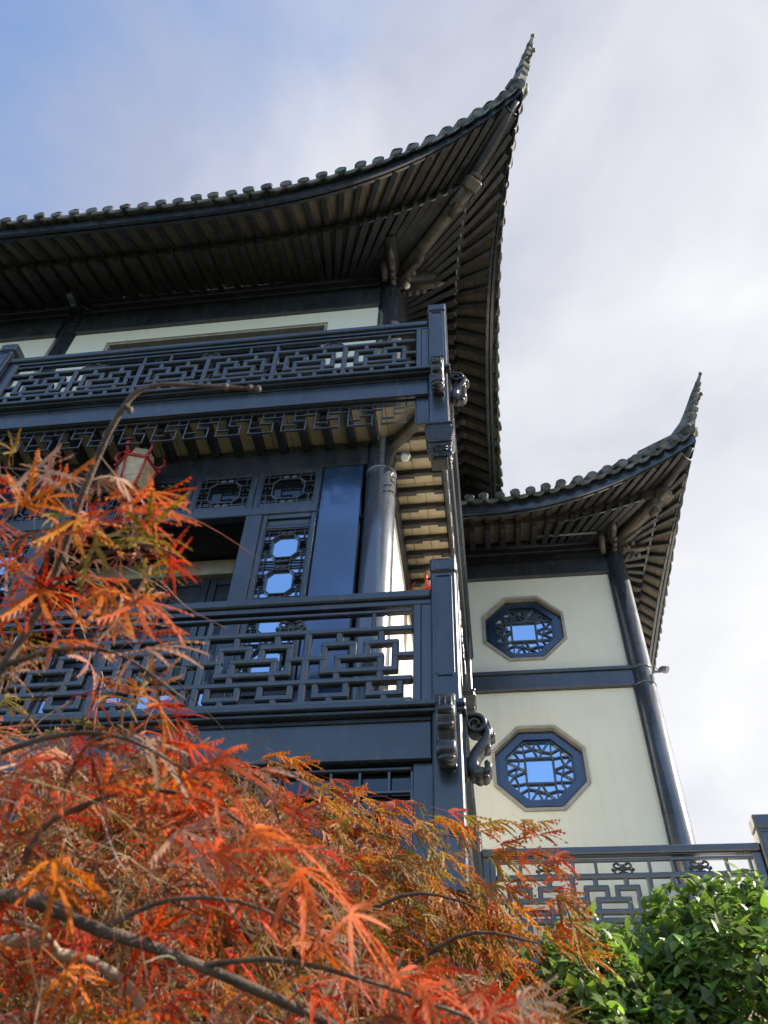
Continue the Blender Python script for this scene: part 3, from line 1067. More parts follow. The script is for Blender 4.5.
        while t < lens[side]-.1:
            d0 = S(side, t, .0); d1 = S(side, t, .635)
            dirv = (d1-d0).normalized()
            if k >= 1:
                r = MB()
                r.bar(d0-dirv*.12+Vector((0, 0, -.072)), d1+Vector((0, 0, -.072)), .090, .125, (0, 0, 1), .008)
                r.obj('eave_rafter', 'rafter', rf)
            f = MB()
            p0, p1 = S2(side, t, .60), S2(side, t, .985)
            mid = S2(side, t, .78)
            f.bar(p0+Vector((0, 0, -.035)), mid+Vector((0, 0, -.040)), .075, .07, (0, 0, 1), .006, .01)
            f.bar(mid+Vector((0, 0, -.041)), p1+Vector((0, 0, -.040)), .075, .07, (0, 0, 1), .006)
            f.obj('flying_rafter', 'rafter', rf)
            t += step/((E(side, t+.01)-E(side, t)).length/.01)
            k += 1
        # slim strip over the ends of the lower rafters near the corner
        st = MB()
        pts = [S(side, tt, .615)+Vector((0, 0, -.095)) for tt in np.linspace(.12, 2.0, 8)]
        for p, q_ in zip(pts, pts[1:]):
            st.bar(p, q_, .03, .03, (0, 0, 1), .004, .002)
        st.obj('rafter_strip', 'lacquer', rf)
    # hip beams
    ci = Vector((xi, yi, zi)); ce = E(0, 0)
    def Hp(fr, dz=0):
        p = S(0, 0, fr); return p+Vector((0, 0, dz))
    hb = MB()
    hd = (ce-ci); hd.z = 0; hd.normalize()
    hb.tube([ci-hd*.05+Vector((0, 0, -.22)), Hp(.2, -.20), Hp(.4, -.18), Hp(.60, -.17)], [.092, .09, .09, .088], 16)
    ed = (Hp(.64)-Hp(.58)).normalized(); es = Vector((-hd.y, hd.x, 0)); eu = es.cross(ed)
    hb.obox(Hp(.615, -.17), ed, es, eu, .085, .098, .105, .022)
    hb.obox(Hp(.655, -.165), ed, es, eu, .030, .060, .075, .018)
    hb.obox(Hp(.50, -.20), ed, es, eu, .05, .095, .06, .012)
    for k in (-1, 1):
        side_v = Vector((-hd.y, hd.x, 0))*k
        hb.ball(Hp(.645, -.15)+side_v*.04, .042, 10)
    hb.tube([Hp(.45, -.30), Hp(.52, -.31)], [.05, .055], 10)
    hb.obj('hip_beam', 'hip', rf)
    hb = MB()
    hb.tube([Hp(.55, -.06), Hp(.7, -.05), Hp(.85, -.04), Hp(.97, -.03)], [.062, .066, .064, .05], 10)
    hb.obj('child_hip_beam', 'rafter', rf)
    # ridge along the hip, running out into the tall pointed tip
    hr = MB()
    side_v = Vector((-hd.y, hd.x, 0))
    A = Vector((apex[0], apex[1], apex[2]))
    e15 = ce+Vector((0, 0, .20))
    tipv = Vector(tip)
    base = [A.lerp(e15, s_) for s_ in (0, .3, .55, .75, .9)]
    for i, s_ in enumerate((0, .3, .55, .75, .9)):
        base[i].z = e15.z+(A.z-e15.z)*((1-s_)**1.25)
    c1 = e15-hd*.28+Vector((0, 0, .10)); c2 = e15+Vector((0, 0, .24))+hd*.02
    d = tipv-c2
    path = base+[c1, c2, c2+d*.22-hd*.01, c2+d*.42-hd*.02, c2+d*.62-hd*.025, c2+d*.82-hd*.015, tipv]
    wid = [.10]*5+[.080, .056, .042, .035, .028, .021, .013]
    hei = [.22]*5+[.24, .25, .20, .15, .11, .06, .025]
    vs, fs = [], []
    for i, p in enumerate(path):
        tg = (path[min(i+1, len(path)-1)]-path[max(i-1, 0)]).normalized()
        nv = side_v.cross(tg).normalized()
        if nv.z < 0 and nv.dot(-hd) < 0: nv = -nv
        if i >= 6 and nv.dot(-hd) < 0: nv = -nv
        for (a, b) in ((-1, -1), (1, -1), (1, 1), (-1, 1)):
            vs.append(p+side_v*(a*wid[i])+nv*(b*hei[i]*.5))
    for i in range(len(path)-1):
        for k in range(4):
            fs.append([i*4+k, i*4+(k+1) % 4, (i+1)*4+(k+1) % 4, (i+1)*4+k])
    fs += [[3, 2, 1, 0], [len(vs)-4, len(vs)-3, len(vs)-2, len(vs)-1]]
    hr.add(vs, fs)
    # stacked tile courses under the tip, seen as steps, and the small finials
    for i, s_ in enumerate((.12, .26, .40, .54, .66, .78)):
        p = c2+d*s_
        w_ = (.052+.016*(i % 2))*(1-s_*.75)
        tg = d.normalized()
        nv = side_v.cross(tg).normalized()
        hr.obox(p+hd*.03*(1-s_), side_v, tg, nv, w_+.012, .045, .085*(1-s_)+.02, .01)
    hr.tube([c2+d*.36, c2+d*.36+hd*.16+Vector((0, 0, .0)), c2+d*.36+hd*.20+Vector((0, 0, .05))], [.022, .018, .014], 8)
    hr.ball(c2+d*.36+hd*.215+Vector((0, 0, .06)), .035, 8)
    hr.ball(tipv+Vector((0, 0, .0)), .034, 8)
    hr.obj('hip_ridge', 'tile', rf)
    # pale curl tiles at the foot of the tip
    ct = MB()
    for s_ in (-1, 1):
        ct.tube([e15+side_v*s_*.10-hd*.10+Vector((0, 0, .04)), e15+side_v*s_*.11+hd*.02+Vector((0, 0, .05)), e15+side_v*s_*.06+hd*.10+Vector((0, 0, .10))], [.05, .048, .03], 10)
    ct.obj('corner_tile', 'tile', rf)
    # little wire hoop that carries the lightning conductor
    wr = MB()
    pc = ce+hd*(-.18)+Vector((0, 0, -.16))
    wr.tube([pc+side_v*(.09*math.cos(a))+Vector((0, 0, .09*math.sin(a))) for a in np.linspace(0, 6.2832, 17)], .007, 6, cap=False)
    wr.tube([pc+Vector((0, 0, -.09)), pc+Vector((0, 0, .12))], .006, 6)
    wr.obj('wire_hoop', 'metal', rf)
    return rf

roof(main, main_inv, (4.063, .344, .973, 11.838, 5.535, 3.313, 3.548), 10.5, -.875, 5.45, 11.1, 11.2, 8.6, (-4.6, 9.4, 14.6), (1.29, 3.12, 13.33), 2.9)

# bracket arms on the corner column
def bracket_arms(parent, inv, x, y, z):
    mb = MB()
    hd = Vector((1, -1, 0)).normalized()
    for (dx, dy, L_) in ((1, 0, .55), (0, -1, .45), (hd.x, hd.y, .5)):
        d = Vector((dx, dy, 0)); o = Vector((x, y, z))
        mb.bar(o+d*.10, o+d*L_, .075, .11, (0, 0, 1), .012)
        p = o+d*L_
        mb.tube([p+d*-.02, p+d*.07+Vector((0, 0, .005)), p+d*.15+Vector((0, 0, .03))], [.055, .042, .008], 8)
        mb.bar(o+d*.10+Vector((0, 0, -.14)), o+d*(L_*.62)+Vector((0, 0, -.14)), .065, .09, (0, 0, 1), .014)
        for k in range(3):
            mb.ball(o+d*(.2+.1*k)+Vector((0, 0, -.205+.02*k)), .04, 8)
    return mb.obj('bracket_arms', 'hip', parent)
P(bracket_arms(main, main_inv, -.875, 5.45, 10.72))
mb = MB()
for i, x in enumerate(COLX[1:]):
    mb = MB()
    mb.box(x-.05, x+.05, 5.0, 5.30, 10.62, 10.76, .012)
    mb.tube([(x, 5.22, 10.60), (x, 5.10, 10.80), (x, 5.12, 10.95), (x, 5.18, 11.02)], [.05, .055, .04, .01], 8)
    P(mb.obj('bracket_arms', 'lacquer', main))
mb = MB()
mb.tube([(-.99, 5.23, 10.55), (-.99, 5.12, 10.75), (-.99, 5.14, 10.92), (-.99, 5.2, 11.02)], [.04, .05, .04, .01], 8)
P(mb.obj('cloud_bracket', 'hip', main))

# ================================================================== WING
wing = thing('wing_house', 'cream walled wing with two octagonal windows, behind the dark timber house', 'building', (1, 10, GROUND))
wi_inv = Matrix.Translation((-1, -10, -GROUND))
def W(o):
    o.matrix_local = wi_inv @ o.matrix_local
    return o
WX0, WX1 = -.90, 2.215
OCT = [(.64, 8.27), (.64, 5.91)]
def octagon(cx, cz, r):
    k = r*math.tan(math.pi/8)
    return [(cx-k, cz-r), (cx+k, cz-r), (cx+r, cz-k), (cx+r, cz+k), (cx+k, cz+r), (cx-k, cz+r), (cx-r, cz+k), (cx-r, cz-k)]
def octwall(mb, x0, x1, z0, z1, cx, cz, r, y0, y1):
    """wall slab with an octagonal hole"""
    o = octagon(cx, cz, r)
    k = r*math.tan(math.pi/8)
    rect = [(cx-k, z0), (cx+k, z0), (x1, cz-k), (x1, cz+k), (cx+k, z1), (cx-k, z1), (x0, cz+k), (x0, cz-k)]
    corners = {1: (x1, z0), 3: (x1, z1), 5: (x0, z1), 7: (x0, z0)}
    for y in (y0, y1):
        vs = [(a, y, b) for a, b in o]+[(a, y, b) for a, b in rect]+[(a, y, b) for a, b in (corners[1], corners[3], corners[5], corners[7])]
        cmap = {1: 16, 3: 17, 5: 18, 7: 19}
        fs = []
        for i in range(8):
            j = (i+1) % 8
            if i in cmap: fs.append([i, 8+i, cmap[i], 8+j, j])
            else: fs.append([i, 8+i, 8+j, j])
        mb.add(vs, fs)
    vs = [(a, y0, b) for a, b in o]+[(a, y1, b) for a, b in o]
    mb.add(vs, [[i, (i+1) % 8, 8+(i+1) % 8, 8+i] for i in range(8)])
    for (p, q) in (((x0, z0), (x1, z0)), ((x1, z0), (x1, z1)), ((x1, z1), (x0, z1)), ((x0, z1), (x0, z0))):
        mb.add([(p[0], y0, p[1]), (q[0], y0, q[1]), (q[0], y1, q[1]), (p[0], y1, p[1])], [[0, 1, 2, 3]])

for (cx_, cz_), (z0, z1), nm in zip(OCT, ((7.42, 9.28), (3.32, 7.10)), ('u', 'l')):
    m = MB()
    octwall(m, WX0, 2.10, z0, z1, cx_, cz_, .585, 10.0, 10.22)
    W(m.obj('cream_wall', 'cream', wing))
    wn = part_empty('octagonal_window', wing); wn.matrix_local = wi_inv
    f = MB(); f.ring(octagon(cx_, cz_, .62), octagon(cx_, cz_, .578), 9.975, 10.16)
    f.obj('stone_surround', 'stone', wn)
    f = MB(); f.ring(octagon(cx_, cz_, .575), octagon(cx_, cz_, .465), 10.06, 10.14)
    f.ring(octagon(cx_, cz_, .53), octagon(cx_, cz_, .445), 10.042, 10.058)
    f.ring(octagon(cx_, cz_, .463), octagon(cx_, cz_, .42), 10.075, 10.13)
    f.obj('lacquer_frame', 'oct', wn)
    l = MB()
    hs = .185
    sq = [(cx_-hs, cz_-hs), (cx_+hs, cz_-hs), (cx_+hs, cz_+hs), (cx_-hs, cz_+hs)]
    for i in range(4):
        p, q = sq[i], sq[(i+1) % 4]
        l.bar((p[0], 10.09, p[1]), (q[0], 10.09, q[1]), .028, .034+.003*(i % 2), (0, 1, 0), .004, .012)
    # cracked-ice bars around the square
    rr = random.Random(11)
    oc = octagon(cx_, cz_, .43)
    def onoct(a):
        dx, dz = math.cos(a), math.sin(a)
        s_ = min(.43/max(abs(dx), 1e-6), .43/max(abs(dz), 1e-6), .43*math.sqrt(2)/max(abs(dx)+abs(dz), 1e-6))
        return (cx_+dx*s_, cz_+dz*s_)
    def onsq(a):
        dx, dz = math.cos(a), math.sin(a)
        s_ = min(hs/max(abs(dx), 1e-6), hs/max(abs(dz), 1e-6))
        return (cx_+dx*s_, cz_+dz*s_)
    N = 16
    mid_ = []
    for i in range(N):
        a = 2*math.pi*(i+.5)/N
        o_, s_ = onoct(a), onsq(a)
        k_ = .50+.10*(-1)**(i//2)
        mid_.append((s_[0]+(o_[0]-s_[0])*k_, s_[1]+(o_[1]-s_[1])*k_))
    def lb(p, q, w_, d_):
        l.bar((p[0], 10.09, p[1]), (q[0], 10.09, q[1]), w_, d_, (0, 1, 0), .003)
    for i in range(N):
        a = 2*math.pi*(i+.5)/N
        p = mid_[i]
        if i % 4 != 1: lb(p, mid_[(i+1) % N], .0205, .028)
        lb(p, onoct(a+math.pi/N*1.0), .0205, .024); lb(p, onoct(a-math.pi/N*.75), .0205, .022)
        if i % 2: lb(p, onsq(a+.16), .0205, .020)
        else: lb(p, onsq(a-.16), .0205, .020)
    l.obj('ice_lattice', 'rail', wn)
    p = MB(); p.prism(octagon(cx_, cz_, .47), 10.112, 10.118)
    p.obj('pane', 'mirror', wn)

# wing frame: columns, bands, side wall
for (x, y) in ((2.215, 10.0), (2.215, 14.6)):
    c = MB(); c.lathe((x, y, 0), [(.155, GROUND), (.155, 9.95)], 32)
    for z in (7.10, 7.38, 9.9):
        c.lathe((x, y, z), [(.156, -.02), (.162, -.015), (.162, .015), (.156, .02)], 32, cap=False)
    W(c.obj('column', 'column', wing))
c = MB(); c.box(2.055, 2.105, 9.94, 10.1, GROUND, 9.28, .004)
W(c.obj('column_fillet', 'eave', wing))
b = MB(); b.box(WX0, 2.09, 9.93, 10.2, 7.104, 7.40, .012); b.box(WX0, 2.088, 9.90, 9.93, 7.36, 7.415, .006)
W(b.obj('floor_band', 'lacquer', wing))
b = MB(); b.box(WX0, 2.09, 9.93, 10.2, 9.284, 9.60, .012)
W(b.obj('tie_beam', 'lacquer', wing))
b = MB(); b.box(WX0, 2.10, 9.97, 10.2, 9.602, 9.80, .006)
for k in range(5):
    b.box(-.8+k*.62, -.8+k*.62+.5, 9.955, 9.972, 9.65, 9.77, .006)
b.box(WX0, 2.12, 9.92, 10.15, 9.802, 9.90, .01)
W(b.obj('plate_beam', 'eave', wing))
b = MB(); b.tube([(WX0, 9.98, 10.0), (2.6, 9.98, 10.0)], .09, 18)
W(b.obj('eave_purlin', 'eave', wing))
b = MB(); b.tube([(2.215, 9.5, 9.97), (2.215, 16, 9.97)], .09, 18)
W(b.obj('eave_purlin', 'rafter', wing))
b = MB(); b.tube([(.9, 9.62, 9.86), (1.95, 9.62, 9.86)], .022, 8)
W(b.obj('hanging_rod', 'metal', wing))
b = MB(); b.box(2.13, 2.25, 10.16, 16, GROUND, 9.9, .003)
W(b.obj('cream_wall', 'cream', wing))
b = MB(); b.box(WX0, 2.10, 10.0, 10.2, GROUND, 3.20, .003)
W(b.obj('cream_wall', 'cream', wing))
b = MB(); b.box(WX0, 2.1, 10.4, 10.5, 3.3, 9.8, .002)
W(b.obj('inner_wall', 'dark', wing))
roof(wing, wi_inv, (8.801, 3.028, 3.459, 10.457, 3.294, 2.009, 2.024), 9.6, 2.215, 10.0, 10.1, 4.3, 7.5, (-.5, 12.8, 12.6), (3.83, 8.0, 11.75), 2.4)
W(bracket_arms(wing, wi_inv, 2.215, 10.0, 9.84))
mb = MB()
mb.tube([(2.02, 9.80, 9.55), (2.02, 9.66, 9.78), (2.02, 9.70, 9.98), (2.02, 9.76, 10.06)], [.04, .055, .045, .012], 8)
mb.tube([(2.02, 9.80, 10.06), (2.02, 9.68, 10.12), (2.02, 9.70, 10.24)], [.03, .04, .012], 8)
W(mb.obj('cloud_bracket', 'hip', wing))

# wing balcony on the second floor
wb = part_empty('balcony', wing); wb.matrix_local = wi_inv
m = MB(); m.box(-.13, 3.05, 8.98, 9.99, 3.27, 3.315, .008); m.box(-.13, 3.02, 9.0, 9.9, 3.24, 3.268, .006)
m.obj('ledge', 'lacquer', wb)
m = MB(); m.box(-.13, 2.98, 9.03, 9.13, 2.95, 3.238, .01)
m.obj('fascia_beam', 'lacquer', wb)
m = MB(); m.box(-.13, 2.9, 9.14, 9.99, 2.90, 2.93, .003)
m.obj('soffit', 'soffit', wb)
railing(wb, FRONT(0, 9.10), -.165, 3.34, 3.315, 4, amax=2.80, frieze='each', hr=1.045)
m = MB(FRONT(0, 9.10))
m.box(2.70, 2.798, -.042, .042, 3.32, 4.265, .008)
m.obj('railing_frame', 'rail', wb)
post(wb, 2.90, 9.10, 4.66, GROUND)
railing(wb, SIDE(2.90, 0), 9.20, 10.4, 3.315, 1, frieze='each', hr=1.045)

# ------------------------------------------------------------------ small things
def lantern(loc, label):
    t = thing('lantern', label, 'lantern', loc, 'red palace lanterns under the balcony')
    f = MB()
    def hexa(r, z): return [Vector((r*math.cos(math.pi/3*k+.3), r*math.sin(math.pi/3*k+.3), z)) for k in range(6)]
    for (r, z) in ((.155, -.30), (.205, -.36), (.150, -.74), (.110, -.82)):
        h = hexa(r, z)
        for k in range(6): f.bar(h[k], h[(k+1) % 6], .022, .026, (0, 0, 1), .004, .008)
    top, low, b2 = hexa(.205, -.36), hexa(.150, -.74), hexa(.155, -.30)
    for k in range(6):
        f.tube([top[k], low[k]], .013, 8)
        o = top[k].normalized(); o.z = 0; o.normalize()
        p = b2[k]
        f.tube([p, p+o*.06+Vector((0, 0, -.01)), p+o*.10+Vector((0, 0, .05)), p+o*.085+Vector((0, 0, .13)), p+o*.05+Vector((0, 0, .17))], [.016, .018, .016, .013, .006], 8)
        f.tube([p, (p.x*.4, p.y*.4, -.15)], .012, 8)
        f.tube([low[k], low[k]+o*.05+Vector((0, 0, -.02)), low[k]+o*.07+Vector((0, 0, .05))], [.012, .011, .005], 6)
        f.ball(top[k]+o*.02, .02, 8)
    f.obj('frame', 'red', t)
    s = MB()
    a, b = hexa(.195, -.37), hexa(.143, -.73)
    s.add(a+b, [[k, (k+1) % 6, 6+(k+1) % 6, 6+k] for k in range(6)])
    a, b = hexa(.13, -.16), hexa(.15, -.29)
    s.add(a+b, [[k, (k+1) % 6, 6+(k+1) % 6, 6+k] for k in range(6)]+[list(range(6))])
    s.obj('silk_panels', 'silk', t, recalc=False)
    h = MB(); h.tube([(0, 0, -.16), (0, 0, 0)], .009, 8); h.lathe((0, 0, -.16), [(.05, -.01), (.035, .03), (.012, .06)], 12)
    h.obj('hanger', 'bronze', t)
    w = MB()
    for k in range(7):
        a = k/7*6.283
        w.tube([(.012*math.cos(a), .012*math.sin(a), -.82), (.02*math.cos(a), .02*math.sin(a), -1.0), (.026*math.cos(a), .026*math.sin(a), -1.16)], [.008, .009, .006], 6)
    w.ball((0, 0, -.82), .035, 8)
    w.obj('tassel', 'red', t)
    return t
ln = lantern((-3.45, 5.12, 7.0), 'red hexagonal lantern under the front balcony, half hidden behind orange maple leaves')
dup(ln, (-.55, 7.35, 6.95), 'red lantern whose top peeps out behind the square post of the lower balcony')

def spot(loc, label):
    t = thing('spotlight', label, 'spotlight', loc, 'small round spotlights on the corner columns')
    b = MB(); b.lathe((0, 0, 0), [(.052, 0), (.055, -.02), (.055, -.075), (.050, -.085)], 20)
    b.bar((-.10, 0, .0), (-.0, 0, .0), .03, .02, (0, 0, 1), .004)
    b.obj('housing', 'metal', t)
    l = MB(); l.lathe((0, 0, -.086), [(.046, 0), (.040, -.010), (.02, -.014)], 20)
    l.obj('lens', 'white', t)
    t.rotation_euler = (R(-25), 0, 0)
    return t
s1 = spot((-.66, 5.33, 6.78), 'small white faced spotlight beside the lower column, under the pale brick soffit')
s2 = dup(s1, (-.70, 5.36, 10.60), 'small white faced spotlight beside the top of the upper corner column')
s2.rotation_euler = s1.rotation_euler

fl = thing('floodlight', 'small grey twin floodlight on a bracket at the right edge of the wing column', 'floodlight', (2.36, 9.93, 7.30))
m = MB(); m.bar((-.02, 0, 0), (.10, -.02, -.02), .03, .03, (0, 0, 1), .004); m.tube([(.02, 0, .10), (.07, -.01, .03), (.10, -.02, -.02)], .007, 6)
m.obj('bracket', 'metal', fl)
for k in (0, 1):
    m = MB(); m.tube([(.09+.02*k, -.02-.05*k, .02-.02*k), (.16+.02*k, -.05-.05*k, -.02-.03*k)], [.035, .052], 12)
    m.obj('lamp_head', 'metal', fl)

# ================================================================== foliage
def leaf_mesh(name, verts, quads, colors, mat, parent):
    me = bpy.data.meshes.new(name)
    nv, nf = len(verts), len(quads)
    me.vertices.add(nv); me.vertices.foreach_set('co', verts.astype(np.float32).ravel())
    me.loops.add(nf*4); me.loops.foreach_set('vertex_index', quads.astype(np.int32).ravel())
    me.polygons.add(nf)
    me.polygons.foreach_set('loop_start', np.arange(0, nf*4, 4, dtype=np.int32))
    me.polygons.foreach_set('use_smooth', np.ones(nf, dtype=bool))
    me.update(calc_edges=True)
    a = me.color_attributes.new('leaf_color', 'FLOAT_COLOR', 'POINT')
    a.data.foreach_set('color', np.concatenate([colors, np.ones((nv, 1))], 1).astype(np.float32).ravel())
    me.materials.append(MAT[mat])
    me.validate()
    o = bpy.data.objects.new(name, me)
    col.objects.link(o); o.parent = parent
    return o

def laceleaf(seed, n=7, lobes=7, width=.030, teeth=.10, spread=1.7):
    """dissected maple leaf, unit length, in the xy plane with +x its tip; each lobe is a narrow strip with forward
    pointing teeth. Returns verts, quads and how far out along its lobe each vertex is"""
    r = np.random.default_rng(seed)
    V, Q, T = [], [], []
    angs = np.linspace(-spread, spread, lobes)+r.normal(0, .09, lobes)
    for a in angs:
        Ln = (1-.45*(abs(a)/1.7)**1.3)*r.uniform(.82, 1.1)
        bend = r.normal(0, .28)-a*.10
        curl = r.uniform(-.5, .7)
        roll = r.normal(0, .8)
        def mid(s):
            an = a+bend*s
            return np.array([Ln*s*math.cos(a+bend*s*.5), Ln*s*math.sin(a+bend*s*.5), -curl*s*s*.5]), an
        b0 = len(V)
        for i in range(n+1):
            s = i/n
            p, an = mid(s)
            w = width*(.35+.9*math.sin(math.pi*min(1, s*.9+.05))) if i < n else .003
            cr, sr = math.cos(roll*s), math.sin(roll*s)
            nv = np.array([-math.sin(an)*cr, math.cos(an)*cr, sr])
            V += [p+nv*w, p-nv*w]; T += [s, s]
        for i in range(n):
            q = b0+2*i
            Q.append((q, q+2, q+3, q+1))
        for i in range(1, n):
            s = i/n
            p, an = mid(s); p2, _ = mid(s+r.uniform(.4, .75)/n)
            cr, sr = math.cos(roll*s), math.sin(roll*s)
            for sd in (-1, 1):
                nv = np.array([-math.sin(an)*cr, math.cos(an)*cr, sr])*sd
                fw = np.array([math.cos(an), math.sin(an), -.1])
                L_ = teeth*math.sin(math.pi*(.12+.80*s))*r.uniform(.25, 1.4)
                tip = p+nv*(L_*.60+width*.5)+fw*L_*1.35
                b1 = len(V)
                V += [p+nv*width*.3, p2+nv*width*.3, tip+fw*.012, tip]; T += [s, s, min(1, s+.15), min(1, s+.15)]
                Q.append((b1, b1+1, b1+2, b1+3))
    b0 = len(V)
    V += [np.array([-.55, .007, .05]), np.array([-.55, -.007, .05]), np.array([.02, .010, 0]), np.array([.02, -.010, 0])]; T += [0, 0, 0, 0]
    Q.append((b0, b0+2, b0+3, b0+1))
    return np.array(V), np.array(Q), np.array(T)

def ovate_leaf(n=5, width=.24):
    V, Q, T = [], [], []
    for i in range(n+1):
        s = i/n
        w = width*math.sin(math.pi*min(.999, .04+s*.96)**.85)
        z = -.20*s*s
        V += [(s, w, z+w*.30), (s, 0, z), (s, -w, z+w*.30)]; T += [s, s, s]
    for i in range(n):
        q = i*3
        Q += [(q, q+3, q+4, q+1), (q+1, q+4, q+5, q+2)]
    return np.array(V), np.array(Q), np.array(T)

def strand(seed, n=7):
    r = np.random.default_rng(seed)
    V, Q, T = [], [], []
    b1, b2 = r.normal(0, .5), r.uniform(-.2, .9)
    for i in range(n+1):
        s = i/n; w = .011*(1-.7*s)
        p = (s, b1*s*s*.6+.05*math.sin(s*5+seed), -b2*s*s*.7)
        V += [(p[0], p[1]+w, p[2]), (p[0], p[1]-w, p[2]), (p[0], p[1], p[2]+w*1.2)]; T += [s]*3
    for i in range(n):
        q = 3*i
        Q += [(q, q+3, q+4, q+1), (q+1, q+4, q+5, q+2), (q+2, q+5, q+3, q)]
    return np.array(V), np.array(Q), np.array(T)
STRANDS = [strand(k) for k in range(10)]
def add_strands(vqc, pos, dirs, scale, table):
    n = len(pos)
    a, b = palette(n, table)
    v, q, c = scatter(STRANDS, pos, dirs, rng.normal(0, .4, (n, 3))+np.array([0, -.3, .8]), scale, a, b, .1)
    V, Q, C = vqc
    return np.concatenate([V, v]), np.concatenate([Q, q+len(V)]), np.concatenate([C, c])

def frames(dirs, ups):
    x = dirs/np.linalg.norm(dirs, axis=1, keepdims=True)
    z = ups - (ups*x).sum(1, keepdims=True)*x
    z /= np.linalg.norm(z, axis=1, keepdims=True)+1e-9
    y = np.cross(z, x)
    return x, y, z

def scatter(templates, pos, dirs, ups, scale, cols, tipcols, droop=0.0):
    x, y, z = frames(dirs, ups)
    VV, QQ, CC = [], [], []
    base = 0
    pick = rng.integers(0, len(templates), len(pos))
    for k, (v, q, t) in enumerate(templates):
        idx = np.where(pick == k)[0]
        if len(idx) == 0: continue
        w = (v[None, :, 0:1]*x[idx][:, None, :] + v[None, :, 1:2]*y[idx][:, None, :] + v[None, :, 2:3]*z[idx][:, None, :])*scale[idx][:, None, None]
        # gravity: the far ends hang
        w = w+pos[idx][:, None, :]
        w[:, :, 2] -= droop*(t**2)[None, :]*scale[idx][:, None]
        c = cols[idx][:, None, :]*(1-(t**1.6)[None, :, None])+tipcols[idx][:, None, :]*(t**1.6)[None, :, None]
        n = len(v)
        qq = q[None]+(np.arange(len(idx))*n)[:, None, None]+base
        VV.append(w.reshape(-1, 3)); CC.append(c.reshape(-1, 3)); QQ.append(qq.reshape(-1, 4))
        base += n*len(idx)
    return np.concatenate(VV), np.concatenate(QQ), np.concatenate(CC)

def palette(n, table):
    """table of (weight, colour, colour at the tips, spread)"""
    w = np.array([t[0] for t in table], float); w /= w.sum()
    k = rng.choice(len(table), n, p=w)
    a = np.array([t[1] for t in table])[k]; b = np.array([t[2] for t in table])[k]
    j = rng.normal(1, .18, (n, 1)).clip(.5, 1.6)
    h = rng.normal(1, .10, (n, 3)).clip(.7, 1.3)
    return (a*j*h).clip(.003, .95), (b*j*h).clip(.003, .95)

def in_poly(pts, poly):
    poly = np.array(poly, float); x, y = pts[:, 0], pts[:, 1]
    inside = np.zeros(len(pts), bool); j = len(poly)-1
    for i in range(len(poly)):
        xi, yi = poly[i]; xj, yj = poly[j]
        c = ((yi > y) != (yj > y)) & (x < (xj-xi)*(y-yi)/(yj-yi+1e-12)+xi)
        inside ^= c; j = i
    return inside

RTn, UPn, FWn = np.array(RT), np.array(UP), np.array(FW)
def at_np(px, d):
    v = FWn+RTn*((px[:, :1]-384)/F_PX)+UPn*((512-px[:, 1:2])/F_PX)
    return v/np.linalg.norm(v, axis=1, keepdims=True)*d[:, None]

def smooth(pts, n=4):
    pts = [Vector(p) for p in pts]
    out = []
    for i in range(len(pts)-1):
        p0, p1, p2, p3 = pts[max(i-1, 0)], pts[i], pts[i+1], pts[min(i+2, len(pts)-1)]
        for k in range(n):
            t = k/n
            out.append(.5*((2*p1)+(p2-p0)*t+(2*p0-5*p1+4*p2-p3)*t*t+(3*p1-p0-3*p2+p3)*t**3))
    out.append(pts[-1])
    return out

def limb(mb, pts, r0, r1, n=8, knots=True):
    p = smooth(pts, 5)
    rad = [r0+(r1-r0)*i/(len(p)-1) for i in range(len(p))]
    if knots: rad = [r*random.uniform(.9, 1.12) for r in rad]
    mb.tube(p, rad, n)

BIG = [laceleaf(s, 8, 7, .025, .075) for s in range(14)]
FINE = [laceleaf(100+s, 6, 7, .030, .060, 1.05) for s in range(14)]

# ---- near red maple
red = thing('maple_tree', 'red and orange laceleaf maple with blurred branches closest to the viewer', 'tree', (-1.25, .75, GROUND), 'laceleaf maples')
off = -Vector((-1.25, .75, GROUND))
t = MB()
t0 = Vector((-1.25, .75, GROUND))
fork = Vector((-.98, .72, -.35)); fork2 = Vector((-.80, .70, .02))
limb(t, [t0, t0+Vector((.05, .03, .5)), fork+Vector((-.05, 0, -.3)), fork, fork2], .055, .03, 12)
limb(t, [fork2, (-.62, .74, .20), at(-20, 900, .95), at(100, 930, .93), at(200, 966, .92), at(330, 1024, .93), at(420, 1075, .95)], .0085, .0035, 10)
limb(t, [at(-20, 900, .95), at(10, 890, .97), at(40, 832, .98), at(82, 806, .98), at(140, 790, .97), at(205, 800, .95), at(250, 830, .93)], .0040, .0015)
limb(t, [fork2, (-.66, .66, .30), at(-30, 720, .95), at(5, 665, .95), at(48, 592, .96), at(88, 480, .95), at(123, 408, .95), at(152, 386, .95), at(205, 386, .95), at(258, 389, .95)], .0060, .0018)
limb(t, [at(48, 592, .96), at(90, 560, .93), at(140, 545, .90), at(178, 556, .88)], .0030, .0012)
limb(t, [at(5, 665, .95), at(60, 650, .92), at(120, 655, .90), at(185, 700, .88)], .0032, .0012)
limb(t, [at(-20, 760, .97), at(60, 735, .94), at(130, 740, .92), at(215, 790, .90)], .0034, .0012)
limb(t, [at(100, 930, .93), at(170, 900, .91), at(250, 905, .90), at(340, 950, .90)], .0032, .0012)
limb(t, [at(200, 966, .92), at(280, 960, .90), at(380, 985, .90), at(500, 1030, .88)], .0032, .0012)
for (x, y) in ((250, 388), (226, 387), (126, 405), (65, 560), (130, 410), (258, 389)):
    t.ball(at(x, y, .95), .0038, 8, (1, 1, 1.3))
trunk = t.obj('trunk', 'bark', red); trunk.location = off
t = MB()
